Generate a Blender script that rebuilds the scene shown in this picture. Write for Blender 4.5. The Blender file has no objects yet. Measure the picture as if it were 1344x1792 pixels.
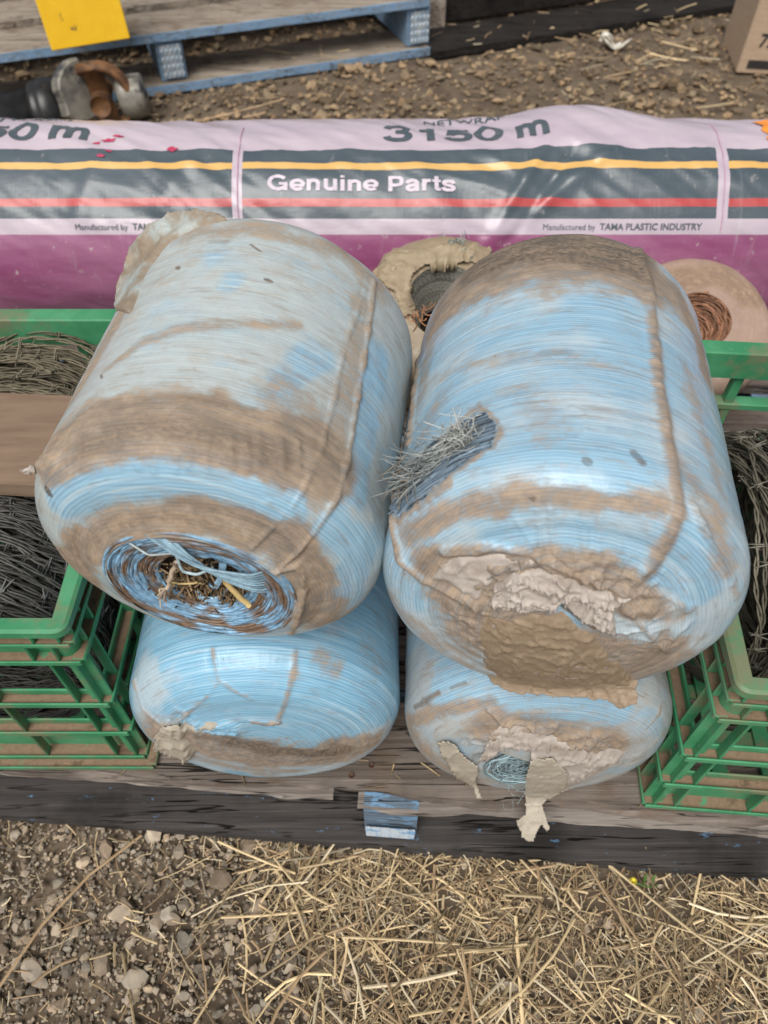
import bpy, math, random
import numpy as np
from mathutils.bvhtree import BVHTree
from mathutils import Vector

S = bpy.context.scene
# ------------------------------------------------------------------ camera, sky, sun, exposure
TH = math.radians(51.0)                 # camera looks 51 degrees below the horizon
CAM = np.array([0.0, 0.0, 1.0])
FPX = 1300.0                            # focal length in photograph pixels (1344 x 1792)
cd = bpy.data.cameras.new('camera'); cam = bpy.data.objects.new('camera', cd); S.collection.objects.link(cam)
cam.location = CAM; cam.rotation_euler = (math.pi / 2 - TH, 0, 0)
cd.sensor_fit = 'VERTICAL'; cd.sensor_height = 36.0; cd.sensor_width = 27.0
cd.lens = FPX / 1792 * 36.0; cd.clip_start = 0.02; cd.clip_end = 200
cd.dof.use_dof = True; cd.dof.focus_distance = 0.66; cd.dof.aperture_fstop = 7.0
S.camera = cam

SUN_EL, SUN_AZ = math.radians(58), math.radians(20)      # behind the camera, a little to its left
w = bpy.data.worlds.new('World'); S.world = w; w.use_nodes = True
nt = w.node_tree; bg = nt.nodes['Background']
sky = nt.nodes.new('ShaderNodeTexSky'); sky.sky_type = 'NISHITA'; sky.sun_disc = False
sky.sun_elevation = SUN_EL; sky.sun_rotation = math.pi + SUN_AZ; sky.dust_density = 3.0
hs = nt.nodes.new('ShaderNodeHueSaturation'); hs.inputs['Saturation'].default_value = 0.28   # cloud cover: nearly neutral sky
nt.links.new(sky.outputs[0], hs.inputs['Color']); nt.links.new(hs.outputs[0], bg.inputs[0])
bg.inputs[1].default_value = 0.062
sl = bpy.data.lights.new('sun', 'SUN'); sl.energy = 1.8; sl.angle = math.radians(40); sl.color = (1.0, 0.96, 0.9)
sun = bpy.data.objects.new('sun', sl); S.collection.objects.link(sun)
sun.rotation_euler = (math.pi / 2 - SUN_EL, 0, -SUN_AZ)
S.view_settings.view_transform = 'Standard'; S.view_settings.look = 'None'
S.view_settings.exposure = 0.70; S.view_settings.gamma = 1.0; S.view_settings.use_curve_mapping = False
S.cycles.max_bounces = 5; S.cycles.diffuse_bounces = 2; S.cycles.use_denoising = True

rnd = random.Random(7); rng = np.random.default_rng(7)
CR = np.array([1, 0, 0.]); CF = np.array([0, math.cos(TH), -math.sin(TH)]); CU = np.array([0, math.sin(TH), math.cos(TH)])

def ray(px, py): return CF + (px - 672) / FPX * CR - (py - 896) / FPX * CU
def at_y(px, py, y): d = ray(px, py); return CAM + d * (y / d[1])
def at_z(px, py, z): d = ray(px, py); return CAM + d * ((z - 1.0) / d[2])

# ------------------------------------------------------------------ noise in numpy
def _h(i, j, k, s):
    n = (i * 374761393 + j * 668265263 + k * 2147483647 * 3 + s * 974634653) & 0xFFFFFFFF
    n = ((n ^ (n >> 13)) * 1274126177) & 0xFFFFFFFF
    n = ((n ^ (n >> 16)) * 2246822519) & 0xFFFFFFFF
    return ((n ^ (n >> 15)) & 0xFFFFFF) / float(0xFFFFFF)
def vnoise(P, s=0):
    P = np.asarray(P, float); I = np.floor(P).astype(np.int64); f = P - I; f = f * f * (3 - 2 * f)
    r = 0
    for a in (0, 1):
        wa = f[..., 0] if a else 1 - f[..., 0]
        for b in (0, 1):
            wb = f[..., 1] if b else 1 - f[..., 1]
            for c in (0, 1):
                wc = f[..., 2] if c else 1 - f[..., 2]
                r = r + wa * wb * wc * _h(I[..., 0] + a, I[..., 1] + b, I[..., 2] + c, s)
    return r * 2 - 1
def fbm(P, o=4, s=0, g=0.5):
    P = np.asarray(P, float); r = 0; a = 1; t = 0
    for k in range(o):
        r = r + a * vnoise(P * 2.03 ** k + 17.3 * k, s + k); t += a; a *= g
    return r / t
def ridged(P, o=3, s=0):
    r = 0; a = 1; t = 0
    for k in range(o):
        r = r + a * (1 - np.abs(vnoise(P * 2.1 ** k + 9.1 * k, s + k)) * 2); t += a; a *= 0.5
    return r / t
def sstep(a, b, x): t = np.clip((x - a) / (b - a), 0, 1); return t * t * (3 - 2 * t)

# ------------------------------------------------------------------ mesh collector
class MB:
    def __init__(s): s.V = []; s.F = []; s.M = []; s.C = []; s.n = 0; s.sm = []
    def add(s, V, F, mi=0, col=None, smooth=True):
        V = np.asarray(V, float).reshape(-1, 3); F = np.asarray(F, np.int64)
        s.V.append(V); s.F.append(F + s.n); s.M.append(np.full(len(F), mi) if np.isscalar(mi) else np.asarray(mi))
        c = np.ones((len(V), 4)) if col is None else np.asarray(col, float)
        if c.ndim == 1: c = np.tile(np.append(c[:3], 1.0), (len(V), 1))
        s.C.append(c); s.sm.append(np.full(len(F), smooth)); s.n += len(V)
    def grid(s, P, mi=0, col=None, close_u=False, close_v=False, smooth=True):
        nu, nv = P.shape[:2]; iu = np.arange(nu if close_u else nu - 1); iv = np.arange(nv if close_v else nv - 1)
        a, b = np.meshgrid(iu, iv, indexing='ij'); a2 = (a + 1) % nu; b2 = (b + 1) % nv
        F = np.stack([a * nv + b, a2 * nv + b, a2 * nv + b2, a * nv + b2], -1).reshape(-1, 4)
        s.add(P.reshape(-1, 3), F, mi, None if col is None else (np.asarray(col).reshape(-1, 4) if np.asarray(col).ndim > 1 else col), smooth)
    def tube(s, P, r, n=6, mi=0, col=None, closed=False, flat=1.0, cap=True, up=None):
        P = np.asarray(P, float); m = len(P)
        T = np.roll(P, -1, 0) - np.roll(P, 1, 0)
        if not closed: T[0] = P[1] - P[0]; T[-1] = P[-1] - P[-2]
        T /= np.linalg.norm(T, axis=1)[:, None] + 1e-12
        if up is None:
            N = np.zeros_like(P); v = np.array([0, 0, 1.]) if abs(T[0][2]) < .9 else np.array([1., 0, 0])
            for i in range(m):
                v = v - T[i] * (v @ T[i]); v = v / (np.linalg.norm(v) + 1e-12); N[i] = v
        else:
            N = np.broadcast_to(up, P.shape) - T * (np.broadcast_to(up, P.shape) * T).sum(1)[:, None]; N = N / (np.linalg.norm(N, axis=1)[:, None] + 1e-12)
        B = np.cross(T, N); r = np.broadcast_to(np.asarray(r, float), (m,))
        a = np.linspace(0, 2 * np.pi, n, endpoint=False)
        Q = P[:, None] + r[:, None, None] * (np.cos(a)[None, :, None] * N[:, None] * flat + np.sin(a)[None, :, None] * B[:, None])
        b0 = s.n
        s.grid(Q, mi, col, close_u=closed, close_v=True)
        if cap and not closed:
            s.V.append(np.array([P[0], P[-1]])); i0, i1 = s.n, s.n + 1
            c = np.ones((2, 4)) if col is None else np.tile(np.append(np.asarray(col)[:3], 1.0), (2, 1)); s.C.append(c); s.n += 2
            k = np.arange(n); k2 = (k + 1) % n
            F = np.concatenate([np.stack([np.full(n, i0), b0 + k2, b0 + k], -1), np.stack([np.full(n, i1), b0 + (m - 1) * n + k, b0 + (m - 1) * n + k2], -1)])
            s.F.append(F); s.M.append(np.full(len(F), mi)); s.sm.append(np.full(len(F), True))
    def box(s, c, size, ax=None, mi=0, col=None, bev=0.0, top_mi=None):
        c = np.asarray(c, float); h = np.asarray(size, float) / 2; A = np.eye(3) if ax is None else np.asarray(ax, float)
        if bev <= 0:
            V = np.array([[x, y, z] for x in (-1, 1) for y in (-1, 1) for z in (-1, 1)], float) * h
            F = [[0, 1, 3, 2], [4, 6, 7, 5], [0, 4, 5, 1], [2, 3, 7, 6], [0, 2, 6, 4], [1, 5, 7, 3]]
            M = [mi] * 5 + [mi if top_mi is None else top_mi]
            s.add(c + V @ A, F, M, col, smooth=False); return
        b = min(bev, h.min() * .9)
        V = []; idx = {}
        for x in (-1, 1):
            for y in (-1, 1):
                for z in (-1, 1):
                    sg = np.array([x, y, z]); 
                    for k in range(3):
                        p = sg * (h - b); p[k] = sg[k] * h[k]; idx[(x, y, z, k)] = len(V); V.append(p)
        F = []; M = []
        def q(l, m=mi): F.append(l); M.append(m)
        for k in range(3):
            i, j = [t for t in range(3) if t != k]
            for sgn in (-1, 1):
                l = []
                for (u, v) in ((-1, -1), (1, -1), (1, 1), (-1, 1)):
                    t = [0, 0, 0]; t[k] = sgn; t[i] = u; t[j] = v; l.append(idx[(*t, k)])
                if (sgn > 0) == (k == 1): l = l[::-1]
                q(l, top_mi if (top_mi is not None and k == 2 and sgn > 0) else mi)
        for k in range(3):
            i, j = [t for t in range(3) if t != k]
            for u in (-1, 1):
                for v in (-1, 1):
                    t0 = [0, 0, 0]; t0[i] = u; t0[j] = v; t0[k] = -1; t1 = list(t0); t1[k] = 1
                    q([idx[(*t0, i)], idx[(*t1, i)], idx[(*t1, j)], idx[(*t0, j)]])
        for x in (-1, 1):
            for y in (-1, 1):
                for z in (-1, 1):
                    a = [idx[(x, y, z, k)] for k in range(3)]; q([a[0], a[1], a[2], a[2]])
        Fq = np.array(F); tri = Fq[:, 2] == Fq[:, 3]; b0 = s.n
        s.add(c + np.array(V) @ A, Fq[~tri], np.array(M)[~tri], col, smooth=False)
        s.F.append(Fq[tri][:, :3] + b0); s.M.append(np.array(M)[tri]); s.sm.append(np.full(tri.sum(), False))
    def build(s, name, mats, parent=None, recalc=False, uv=None):
        me = bpy.data.meshes.new(name); V = np.concatenate(s.V)
        off = np.zeros(3)
        p = parent
        while p is not None: off = off + np.array(p.location); p = p.parent
        V = V - off
        me.vertices.add(len(V)); me.vertices.foreach_set('co', V.astype(np.float32).ravel())
        nl = sum(f.size for f in s.F); npoly = sum(len(f) for f in s.F)
        me.loops.add(nl); me.polygons.add(npoly)
        lv = np.concatenate([f.ravel() for f in s.F]); me.loops.foreach_set('vertex_index', lv.astype(np.int32))
        tot = np.concatenate([np.full(len(f), f.shape[1]) for f in s.F]); st = np.concatenate([[0], np.cumsum(tot)[:-1]])
        me.polygons.foreach_set('loop_start', st.astype(np.int32))
        me.polygons.foreach_set('material_index', np.concatenate(s.M).astype(np.int32))
        me.polygons.foreach_set('use_smooth', np.concatenate(s.sm))
        for m in (mats if isinstance(mats, (list, tuple)) else [mats]): me.materials.append(m)
        a = me.color_attributes.new('tint', 'FLOAT_COLOR', 'POINT'); a.data.foreach_set('color', np.concatenate(s.C).astype(np.float32).ravel())
        if uv is not None:
            l = me.uv_layers.new(name='UVMap'); l.data.foreach_set('uv', np.asarray(uv)[lv].astype(np.float32).ravel())
        me.update(calc_edges=True); me.validate()
        if recalc:
            import bmesh
            b = bmesh.new(); b.from_mesh(me); bmesh.ops.recalc_face_normals(b, faces=b.faces); b.to_mesh(me); b.free()
        o = bpy.data.objects.new(name, me); S.collection.objects.link(o)
        if parent is not None: o.parent = parent
        return o

def thing(name, label, cat, loc, group=None):
    o = bpy.data.objects.new(name, None); o.empty_display_size = .05; S.collection.objects.link(o); o.location = [float(v) for v in loc]
    return tag(o, label, cat, group)
def tag(o, label, cat, group=None, kind=None):
    o['label'] = label; o['category'] = cat
    if group: o['group'] = group
    if kind: o['kind'] = kind
    return o

def rotz(a): c, s = math.cos(a), math.sin(a); return np.array([[c, s, 0], [-s, c, 0], [0, 0, 1.]])   # rows = axes

# ------------------------------------------------------------------ materials
class NT:
    def __init__(s, name):
        s.m = bpy.data.materials.new(name); s.m.use_nodes = True; s.t = s.m.node_tree; s.p = s.t.nodes['Principled BSDF']
    def n(s, typ, **kw):
        nd = s.t.nodes.new(typ)
        for k, v in kw.items():
            if k.startswith('i_'): nd.inputs[k[2:].replace('_', ' ')].default_value = v
            else: setattr(nd, k, v)
        return nd
    def l(s, a, b): s.t.links.new(a, b)
    def val(s, x, sock):
        if hasattr(x, 'is_linked'): s.l(x, sock)
        else: sock.default_value = x
    def math(s, op, a, b=0.0, c=0.0, clamp=False):
        nd = s.n('ShaderNodeMath', operation=op, use_clamp=clamp)
        s.val(a, nd.inputs[0]); s.val(b, nd.inputs[1]); s.val(c, nd.inputs[2]); return nd.outputs[0]
    def mix(s, f, a, b):
        nd = s.n('ShaderNodeMix', data_type='RGBA'); s.val(f, nd.inputs[0])
        for x, k in ((a, 6), (b, 7)):
            if hasattr(x, 'is_linked'): s.l(x, nd.inputs[k])
            else: nd.inputs[k].default_value = (*x[:3], 1)
        return nd.outputs[2]
    def mul(s, a, b):
        nd = s.n('ShaderNodeMix', data_type='RGBA', blend_type='MULTIPLY'); nd.inputs[0].default_value = 1
        for x, k in ((a, 6), (b, 7)):
            if hasattr(x, 'is_linked'): s.l(x, nd.inputs[k])
            else: nd.inputs[k].default_value = (*x[:3], 1)
        return nd.outputs[2]
    def ss(s, x, a, b):
        nd = s.n('ShaderNodeMapRange', interpolation_type='SMOOTHSTEP'); s.val(x, nd.inputs[0])
        nd.inputs[1].default_value = a; nd.inputs[2].default_value = b; return nd.outputs[0]
    def coord(s, kind='Object', scale=(1, 1, 1), rot=(0, 0, 0), loc=(0, 0, 0)):
        tc = s.n('ShaderNodeTexCoord'); mp = s.n('ShaderNodeMapping'); s.l(tc.outputs[kind], mp.inputs[0])
        mp.inputs['Scale'].default_value = scale; mp.inputs['Rotation'].default_value = rot; mp.inputs['Location'].default_value = loc
        return mp.outputs[0]
    def noise(s, vec, scale, detail=4, rough=.55, dist=0.0):
        nd = s.n('ShaderNodeTexNoise'); s.l(vec, nd.inputs['Vector']); nd.inputs['Scale'].default_value = scale
        nd.inputs['Detail'].default_value = detail; nd.inputs['Roughness'].default_value = rough; nd.inputs['Distortion'].default_value = dist
        return nd.outputs[0]
    def bump(s, h, strength, dist, prev=None):
        nd = s.n('ShaderNodeBump'); s.l(h, nd.inputs['Height']); nd.inputs['Strength'].default_value = strength; nd.inputs['Distance'].default_value = dist
        if prev is not None: s.l(prev, nd.inputs['Normal'])
        return nd.outputs[0]
    def tint(s):
        nd = s.n('ShaderNodeAttribute', attribute_name='tint'); return nd
    def out(s, col, rough=.7, normal=None, **kw):
        s.val(col if hasattr(col, 'is_linked') else (*col[:3], 1), s.p.inputs['Base Color']); s.val(rough, s.p.inputs['Roughness'])
        if normal is not None: s.l(normal, s.p.inputs['Normal'])
        for k, v in kw.items(): s.val(v, s.p.inputs[k.replace('_', ' ')])
        return s.m

def noisy(name, c1, c2, scale=20, rough=.7, bump=.3, bd=.002, stretch=(1, 1, 1), c3=None, t3=(.55, .7), s3=8, tint=False, metal=0, spec=.5, coat=0):
    t = NT(name); v = t.coord(scale=stretch)
    a = t.noise(v, scale, 6, .6); col = t.mix(t.ss(a, .3, .7), c1, c2)
    if c3 is not None:
        b = t.noise(t.coord(), s3, 5, .65); col = t.mix(t.ss(b, *t3), col, c3)
    if tint: col = t.mul(col, t.tint().outputs[0])
    nb = t.bump(a, bump, bd) if bump else None
    return t.out(col, rough, nb, Metallic=metal, Specular_IOR_Level=spec, Coat_Weight=coat)

MUD = (.30, .195, .12)
M = {}
M['soil'] = noisy('ground_soil', (.085, .06, .04), (.16, .12, .08), 14, .95, .8, .01, c3=(.2, .16, .115), s3=30)
M['stone'] = noisy('gravel_stone', (.8, .8, .8), (1.15, 1.12, 1.05), 60, .85, .3, .002, tint=True)
M['straw'] = noisy('dry_straw', (.8, .78, .75), (1.1, 1.1, 1.1), 40, .6, .2, .001, tint=True)
M['scrap'] = noisy('white_scrap', (.6, .55, .45), (.8, .76, .68), 40, .6)

def wood_mat(name, c1, c2, dark, blue=0.0, bluec=(.16, .33, .55), dirt=None):
    t = NT(name); v = t.coord(scale=(2.2, 55, 55)); a = t.noise(v, 1.0, 8, .68, .4); g = t.noise(t.coord(scale=(5, 190, 190)), 1.0, 4, .6)
    col = t.mix(t.ss(a, .3, .7), c1, c2)
    crack = t.ss(a, .36, .30); col = t.mix(crack, col, dark)
    col = t.mix(t.math('MULTIPLY', t.ss(g, .52, .7), .5), col, tuple(x * 1.5 for x in c2))
    col = t.mix(t.math('MULTIPLY', t.ss(t.noise(t.coord(), 7, 5), .5, .72), .7), col, dark)
    ck = t.math('ABSOLUTE', t.math('SUBTRACT', t.noise(t.coord(scale=(2.5, 48, 60), loc=(1, 7, 3)), 1.0, 3, .6, .3), .5)); ckm = t.math('MULTIPLY', t.ss(ck, .018, .006), t.ss(t.noise(t.coord(loc=(8, 3, 2)), 9, 3), .42, .55)); col = t.mix(ckm, col, tuple(x * .35 for x in dark))
    if dirt: col = t.mix(t.math('MULTIPLY', t.ss(t.noise(t.coord(loc=(3, 1, 2)), 9, 6, .7), .5, .68), .8), col, dirt)
    if blue > 0:
        b = t.noise(t.coord(scale=(1, 3, 3), loc=(5, 2, 1)), 22, 8, .75); col = t.mix(t.ss(b, 1 - blue - .03, 1 - blue + .03), col, bluec)
    h = t.math('SUBTRACT', t.math('ADD', t.math('MULTIPLY', a, .7), t.math('MULTIPLY', g, .4)), t.math('MULTIPLY', ckm, .6))
    return t.out(col, .85, t.bump(h, .9, .004), Specular_IOR_Level=.25)
M['deck'] = wood_mat('weathered_deck_wood', (.085, .068, .056), (.21, .175, .15), (.022, .018, .015), dirt=(.14, .10, .07))
M['edge'] = wood_mat('splintered_wood', (.14, .115, .1), (.30, .265, .235), (.05, .04, .035))
M['lowboard'] = wood_mat('shade_darkened_wood', (.040, .036, .034), (.078, .070, .066), (.010, .009, .008), blue=.36)  # wood tone darkened for the shade under the deck; blue flecks are paint
M['bluewood'] = wood_mat('blue_painted_wood', (.10, .13, .16), (.17, .24, .32), (.035, .03, .028), blue=.46, bluec=(.17, .31, .48))
M['backwood'] = wood_mat('back_pallet_board_wood', (.22, .175, .135), (.36, .31, .25), (.12, .09, .07), dirt=(.2, .145, .1))
M['backblue'] = wood_mat('faded_blue_paint', (.17, .25, .35), (.27, .37, .48), (.14, .115, .09), blue=.5, bluec=(.22, .35, .52))
M['darkwood'] = wood_mat('black_wood', (.012, .010, .009), (.03, .025, .022), (.006, .005, .005))  # near-black tone for the boards of the right back pallet
M['rawwood'] = wood_mat('raw_sawn_wood', (.28, .23, .19), (.4, .34, .28), (.15, .11, .085))
M['plank'] = noisy('brown_plywood', (.165, .108, .07), (.25, .172, .115), 4, .8, .25, .0015, (2, 14, 14), c3=(.2, .13, .085), s3=9)

# ---- the wrapped twine: wound strands under dirty stretch film. tint = (mud, dark, pale film, bare twine)
def wrap_mat(name, seed, blue1, blue2, palec, mudc=(.335, .235, .152), dry=1.0):
    t = NT(name); at = t.tint(); sep = t.n('ShaderNodeSeparateColor'); t.l(at.outputs[0], sep.inputs[0])
    mud, dark, pale, bare = sep.outputs[0], sep.outputs[1], sep.outputs[2], at.outputs['Alpha']
    uv = t.n('ShaderNodeUVMap', uv_map='UVMap').outputs[0]
    def mp(scale, loc=(0, 0, 0), rz=0):
        m = t.n('ShaderNodeMapping'); t.l(uv, m.inputs[0]); m.inputs['Scale'].default_value = scale; m.inputs['Location'].default_value = (loc[0] + seed, loc[1] + seed * .7, 0); m.inputs['Rotation'].default_value = (0, 0, rz); return m.outputs[0]
    warp = t.noise(mp((7, 9, 1)), 1.0, 3, .5)
    sx = t.n('ShaderNodeSeparateXYZ'); t.l(uv, sx.inputs[0])
    vv = t.math('ADD', t.math('ADD', sx.outputs[1], t.math('MULTIPLY', sx.outputs[0], .035)), t.math('MULTIPLY', warp, .022))
    wav = t.math('SINE', t.math('MULTIPLY', vv, 2 * math.pi / .0027))
    wav2 = t.math('SINE', t.math('MULTIPLY', t.math('SUBTRACT', vv, t.math('MULTIPLY', sx.outputs[0], .09)), 2 * math.pi / .0062))
    st = t.noise(mp((1.8, 560, 1), rz=.010), 1.0, 3, .6, .10)
    st2 = t.noise(mp((4, 300, 1), (4, 2), -.03), 1.0, 3, .6, .1)
    big = t.noise(mp((14, 22, 1), (1, 3)), 1.0, 6, .62)
    med = t.noise(mp((26, 150, 1), (2, 5), .015), 1.0, 7, .72)
    fine = t.noise(mp((220, 500, 1), (7, 5)), 1.0, 3, .6)
    blot = t.noise(mp((55, 70, 1), (9, 5)), 1.0, 6, .7)
    strand = t.math('ADD', t.math('MULTIPLY', wav, .12), t.math('ADD', t.math('MULTIPLY', st, 1.0), t.math('MULTIPLY', wav2, .03)))      # ~ .2 .. .9
    sm = t.ss(strand, .2, .80)
    bl = t.mix(sm, blue1, blue2)
    bl = t.mix(t.math('MULTIPLY', t.ss(st2, .5, .78), .55), bl, tuple(min(1, x * 1.35) for x in palec))
    pf = t.ss(t.math('ADD', pale, t.math('MULTIPLY', t.math('SUBTRACT', big, .5), 2.0)), .2, .8)
    palev = t.mix(t.math('MULTIPLY', sm, .55), tuple(x * .86 for x in palec), tuple(min(1, x * 1.07) for x in palec))
    col = t.mix(t.math('MULTIPLY', pf, .82), bl, palev)
    # bare, sun-bleached twine where the film is torn away
    bt = t.mix(t.ss(st, .35, .65), (.06, .075, .09), (.22, .32, .42)); col = t.mix(bare, col, bt)
    # fine brown streaks settled between strands
    streak = t.math('MULTIPLY', t.ss(t.math('ADD', med, t.math('MULTIPLY', t.math('SUBTRACT', big, .5), .35)), .50, .70), t.ss(t.math('ADD', st, t.math('MULTIPLY', wav, -.12)), .62, .42))
    col = t.mix(t.math('MULTIPLY', streak, min(.95, .6 * dry)), col, (.2, .155, .11))
    # mud
    mk = t.math('ADD', mud, t.math('ADD', t.math('MULTIPLY', t.math('SUBTRACT', blot, .5), 1.1), t.math('ADD', t.math('MULTIPLY', t.math('SUBTRACT', med, .5), .55), t.math('MULTIPLY', t.math('SUBTRACT', fine, .5), .35))))
    mk2 = t.math('MULTIPLY', t.ss(mk, .10, .78), t.math('ADD', .84, t.math('MULTIPLY', t.ss(st, .35, .6), .16)))
    mk2 = t.math('MULTIPLY', mk2, t.ss(mud, .01, .1))
    mudv = t.mix(t.ss(t.math('ADD', t.math('MULTIPLY', med, .6), t.math('MULTIPLY', blot, .4)), .38, .64), tuple(x * .58 for x in mudc), tuple(x * 1.25 for x in mudc))
    mudv = t.mix(t.math('MULTIPLY', t.ss(blot, .5, .75), .5), mudv, (.43, .36, .285))
    mudv = t.mix(t.math('MULTIPLY', t.ss(strand, .55, .25), .35), mudv, (.15, .1, .065))
    col = t.mix(t.math('MULTIPLY', mk2, .93), col, mudv)
    dk = t.math('MULTIPLY', t.ss(t.math('ADD', dark, t.math('MULTIPLY', t.math('SUBTRACT', med, .5), 1.2)), .2, .9), t.ss(dark, .01, .12))
    col = t.mix(t.math('MULTIPLY', dk, .86), col, t.mix(t.ss(t.math('ADD', t.math('MULTIPLY', fine, .4), t.math('MULTIPLY', med, .6)), .38, .62), (.045, .036, .028), (.25, .19, .14)))
    # specks
    vo = t.n('ShaderNodeTexVoronoi'); t.l(mp((75, 75, 1), (3, 3)), vo.inputs['Vector']); vo.inputs['Scale'].default_value = 1.0
    spk = t.math('MULTIPLY', t.ss(vo.outputs['Distance'], .10, .05), t.ss(blot, .56, .62)); col = t.mix(t.math('MULTIPLY', spk, .8), col, (.1, .075, .05))
    h = t.math('ADD', t.math('MULTIPLY', strand, t.math('SUBTRACT', 1.0, t.math('MULTIPLY', mk2, .6))), t.math('MULTIPLY', mk2, t.math('ADD', t.math('MULTIPLY', blot, .9), t.math('MULTIPLY', fine, .5))))
    nb = t.bump(h, .24, .0010)
    rough = t.math('ADD', .36, t.math('ADD', t.math('MULTIPLY', mk2, .45), t.math('MULTIPLY', big, .14)), clamp=True)
    film = t.math('MULTIPLY', t.math('SUBTRACT', 1.0, mk2), .5)
    m = t.out(col, rough, nb, Specular_IOR_Level=.4, Coat_Weight=film, Coat_Roughness=.16)
    wr = t.math('ABSOLUTE', t.math('SUBTRACT', t.noise(mp((85, 16, 1), (6, 1)), 1.0, 4, .6, .6), .5)); cb = t.bump(t.math('ADD', t.math('MULTIPLY', wr, -1.2), t.math('MULTIPLY', med, .2)), .45, .004); t.l(cb, t.p.inputs['Coat Normal'])
    return m
BL1, BL2 = (.205, .37, .51), (.345, .555, .695)
M['wrapLU'] = wrap_mat('dirty_pale_wrap', 0.0, BL1, BL2, (.53, .565, .54), dry=.85)
M['wrapRU'] = wrap_mat('light_blue_wrap', 3.3, BL1, BL2, (.54, .61, .64), dry=1.0)
M['wrapLL'] = wrap_mat('clean_blue_wrap', 6.1, (.16, .36, .53), (.30, .56, .73), (.5, .6, .66), dry=.8)
M['wrapLR'] = wrap_mat('grey_blue_wrap', 9.7, BL1, (.34, .53, .65), (.48, .475, .45), dry=1.2)
M['wraptan'] = wrap_mat('tan_wrap', 12.2, (.30, .235, .15), (.38, .30, .2), (.38, .30, .2), (.27, .19, .115))
M['wrappink'] = wrap_mat('pinkish_wrap', 15.7, (.38, .255, .20), (.46, .32, .27), (.44, .31, .25), (.30, .20, .13))

def film_mat(name, c1, c2, muddy=.5, trans=.25):
    t = NT(name); a = t.noise(t.coord(), 26, 6, .65); b = t.noise(t.coord(scale=(30, 110, 60)), 1.0, 5, .7); g = t.noise(t.coord(), 160, 4, .6)
    col = t.mix(t.ss(b, .3, .7), c1, c2); col = t.mix(t.math('MULTIPLY', t.ss(a, .72 - muddy * .5, .86 - muddy * .4), .9), col, t.mix(g, (.22, .155, .10), (.36, .275, .19)))
    h = t.math('ADD', t.math('ADD', t.math('MULTIPLY', a, .6), t.math('MULTIPLY', b, .5)), t.math('MULTIPLY', g, .25))
    m = t.out(col, t.math('ADD', .34, t.math('MULTIPLY', a, .4)), t.bump(h, .5, .004), Specular_IOR_Level=.4)
    if trans:
        tr = t.n('ShaderNodeBsdfTranslucent'); t.l(col, tr.inputs[0]); mx = t.n('ShaderNodeMixShader'); mx.inputs[0].default_value = trans
        o = t.t.nodes['Material Output']; t.l(t.p.outputs[0], mx.inputs[1]); t.l(tr.outputs[0], mx.inputs[2]); t.l(mx.outputs[0], o.inputs[0])
    return m
M['film_mud'] = film_mat('mud_caked_film', (.25, .185, .125), (.38, .295, .21), .8, 0)
M['film_tan'] = film_mat('tan_crumpled_film', (.45, .385, .335), (.60, .54, .485), .25, .18)
M['film_pale'] = film_mat('pale_torn_film', (.5, .44, .35), (.62, .56, .46), .1, .3)
M['film_clear'] = film_mat('pale_blue_torn_film', (.38, .45, .46), (.50, .53, .49), .75, .1)

M['strand'] = noisy('blue_twine', (.75, .75, .75), (1.15, 1.15, 1.15), 240, .55, .4, .001, tint=True)
M['wire'] = noisy('barbed_wire', (.7, .7, .7), (1.1, 1.1, 1.1), 120, .6, .2, .0005, tint=True, metal=.35)
M['holedirt'] = noisy('hole_dirt', (.07, .05, .035), (.17, .12, .08), 80, .95, .9, .004)

def crate_mats():
    t = NT('green_crate_plastic'); a = t.noise(t.coord(), 14, 6, .65); g = t.noise(t.coord(), 90, 5, .7)
    c = t.mix(t.ss(a, .35, .7), (.038, .225, .10), (.085, .32, .16)); c = t.mix(t.math('MULTIPLY', t.ss(g, .6, .75), .6), c, (.24, .40, .27))
    c = t.mix(t.math('MULTIPLY', t.ss(t.noise(t.coord(loc=(2, 4, 1)), 11, 7, .72), .47, .62), .75), c, (.22, .18, .11))
    M['crate'] = t.out(c, .5, t.bump(g, .25, .0008), Specular_IOR_Level=.4)
    t = NT('crate_ledge_mud'); a = t.noise(t.coord(), 30, 6, .65); g = t.noise(t.coord(), 170, 4, .7)
    c = t.mix(g, (.15, .098, .06), (.31, .215, .14)); c = t.mix(t.ss(a, .60, .68), c, (.08, .27, .14)); c = t.mix(t.math('MULTIPLY', t.ss(a, .42, .34), .7), c, (.10, .065, .04))
    M['ledge'] = t.out(c, .95, t.bump(g, .6, .002))
crate_mats()

# ------------------------------------------------------------------ the ground
GZ = -0.042
PYAW = math.radians(-4.3)
def ground():
    xs = np.concatenate([np.linspace(-40, -3, 30)[:-1], np.linspace(-3, 3, 241), np.linspace(3, 40, 30)[1:]])
    ys = np.concatenate([np.linspace(-30, -.6, 20)[:-1], np.linspace(-.6, 4.5, 205), np.linspace(4.5, 60, 40)[1:]])
    X, Y = np.meshgrid(xs, ys, indexing='ij')
    P = np.stack([X, Y, np.zeros_like(X)], -1)
    Z = GZ - .004 + .006 * fbm(P * 6, 4, 3) + .004 * fbm(P * 25, 3, 5) - .004
    P[..., 2] = Z
    m = MB(); m.grid(P); o = m.build('ground', M['soil']); o['kind'] = 'structure'; return o
ground()

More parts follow.
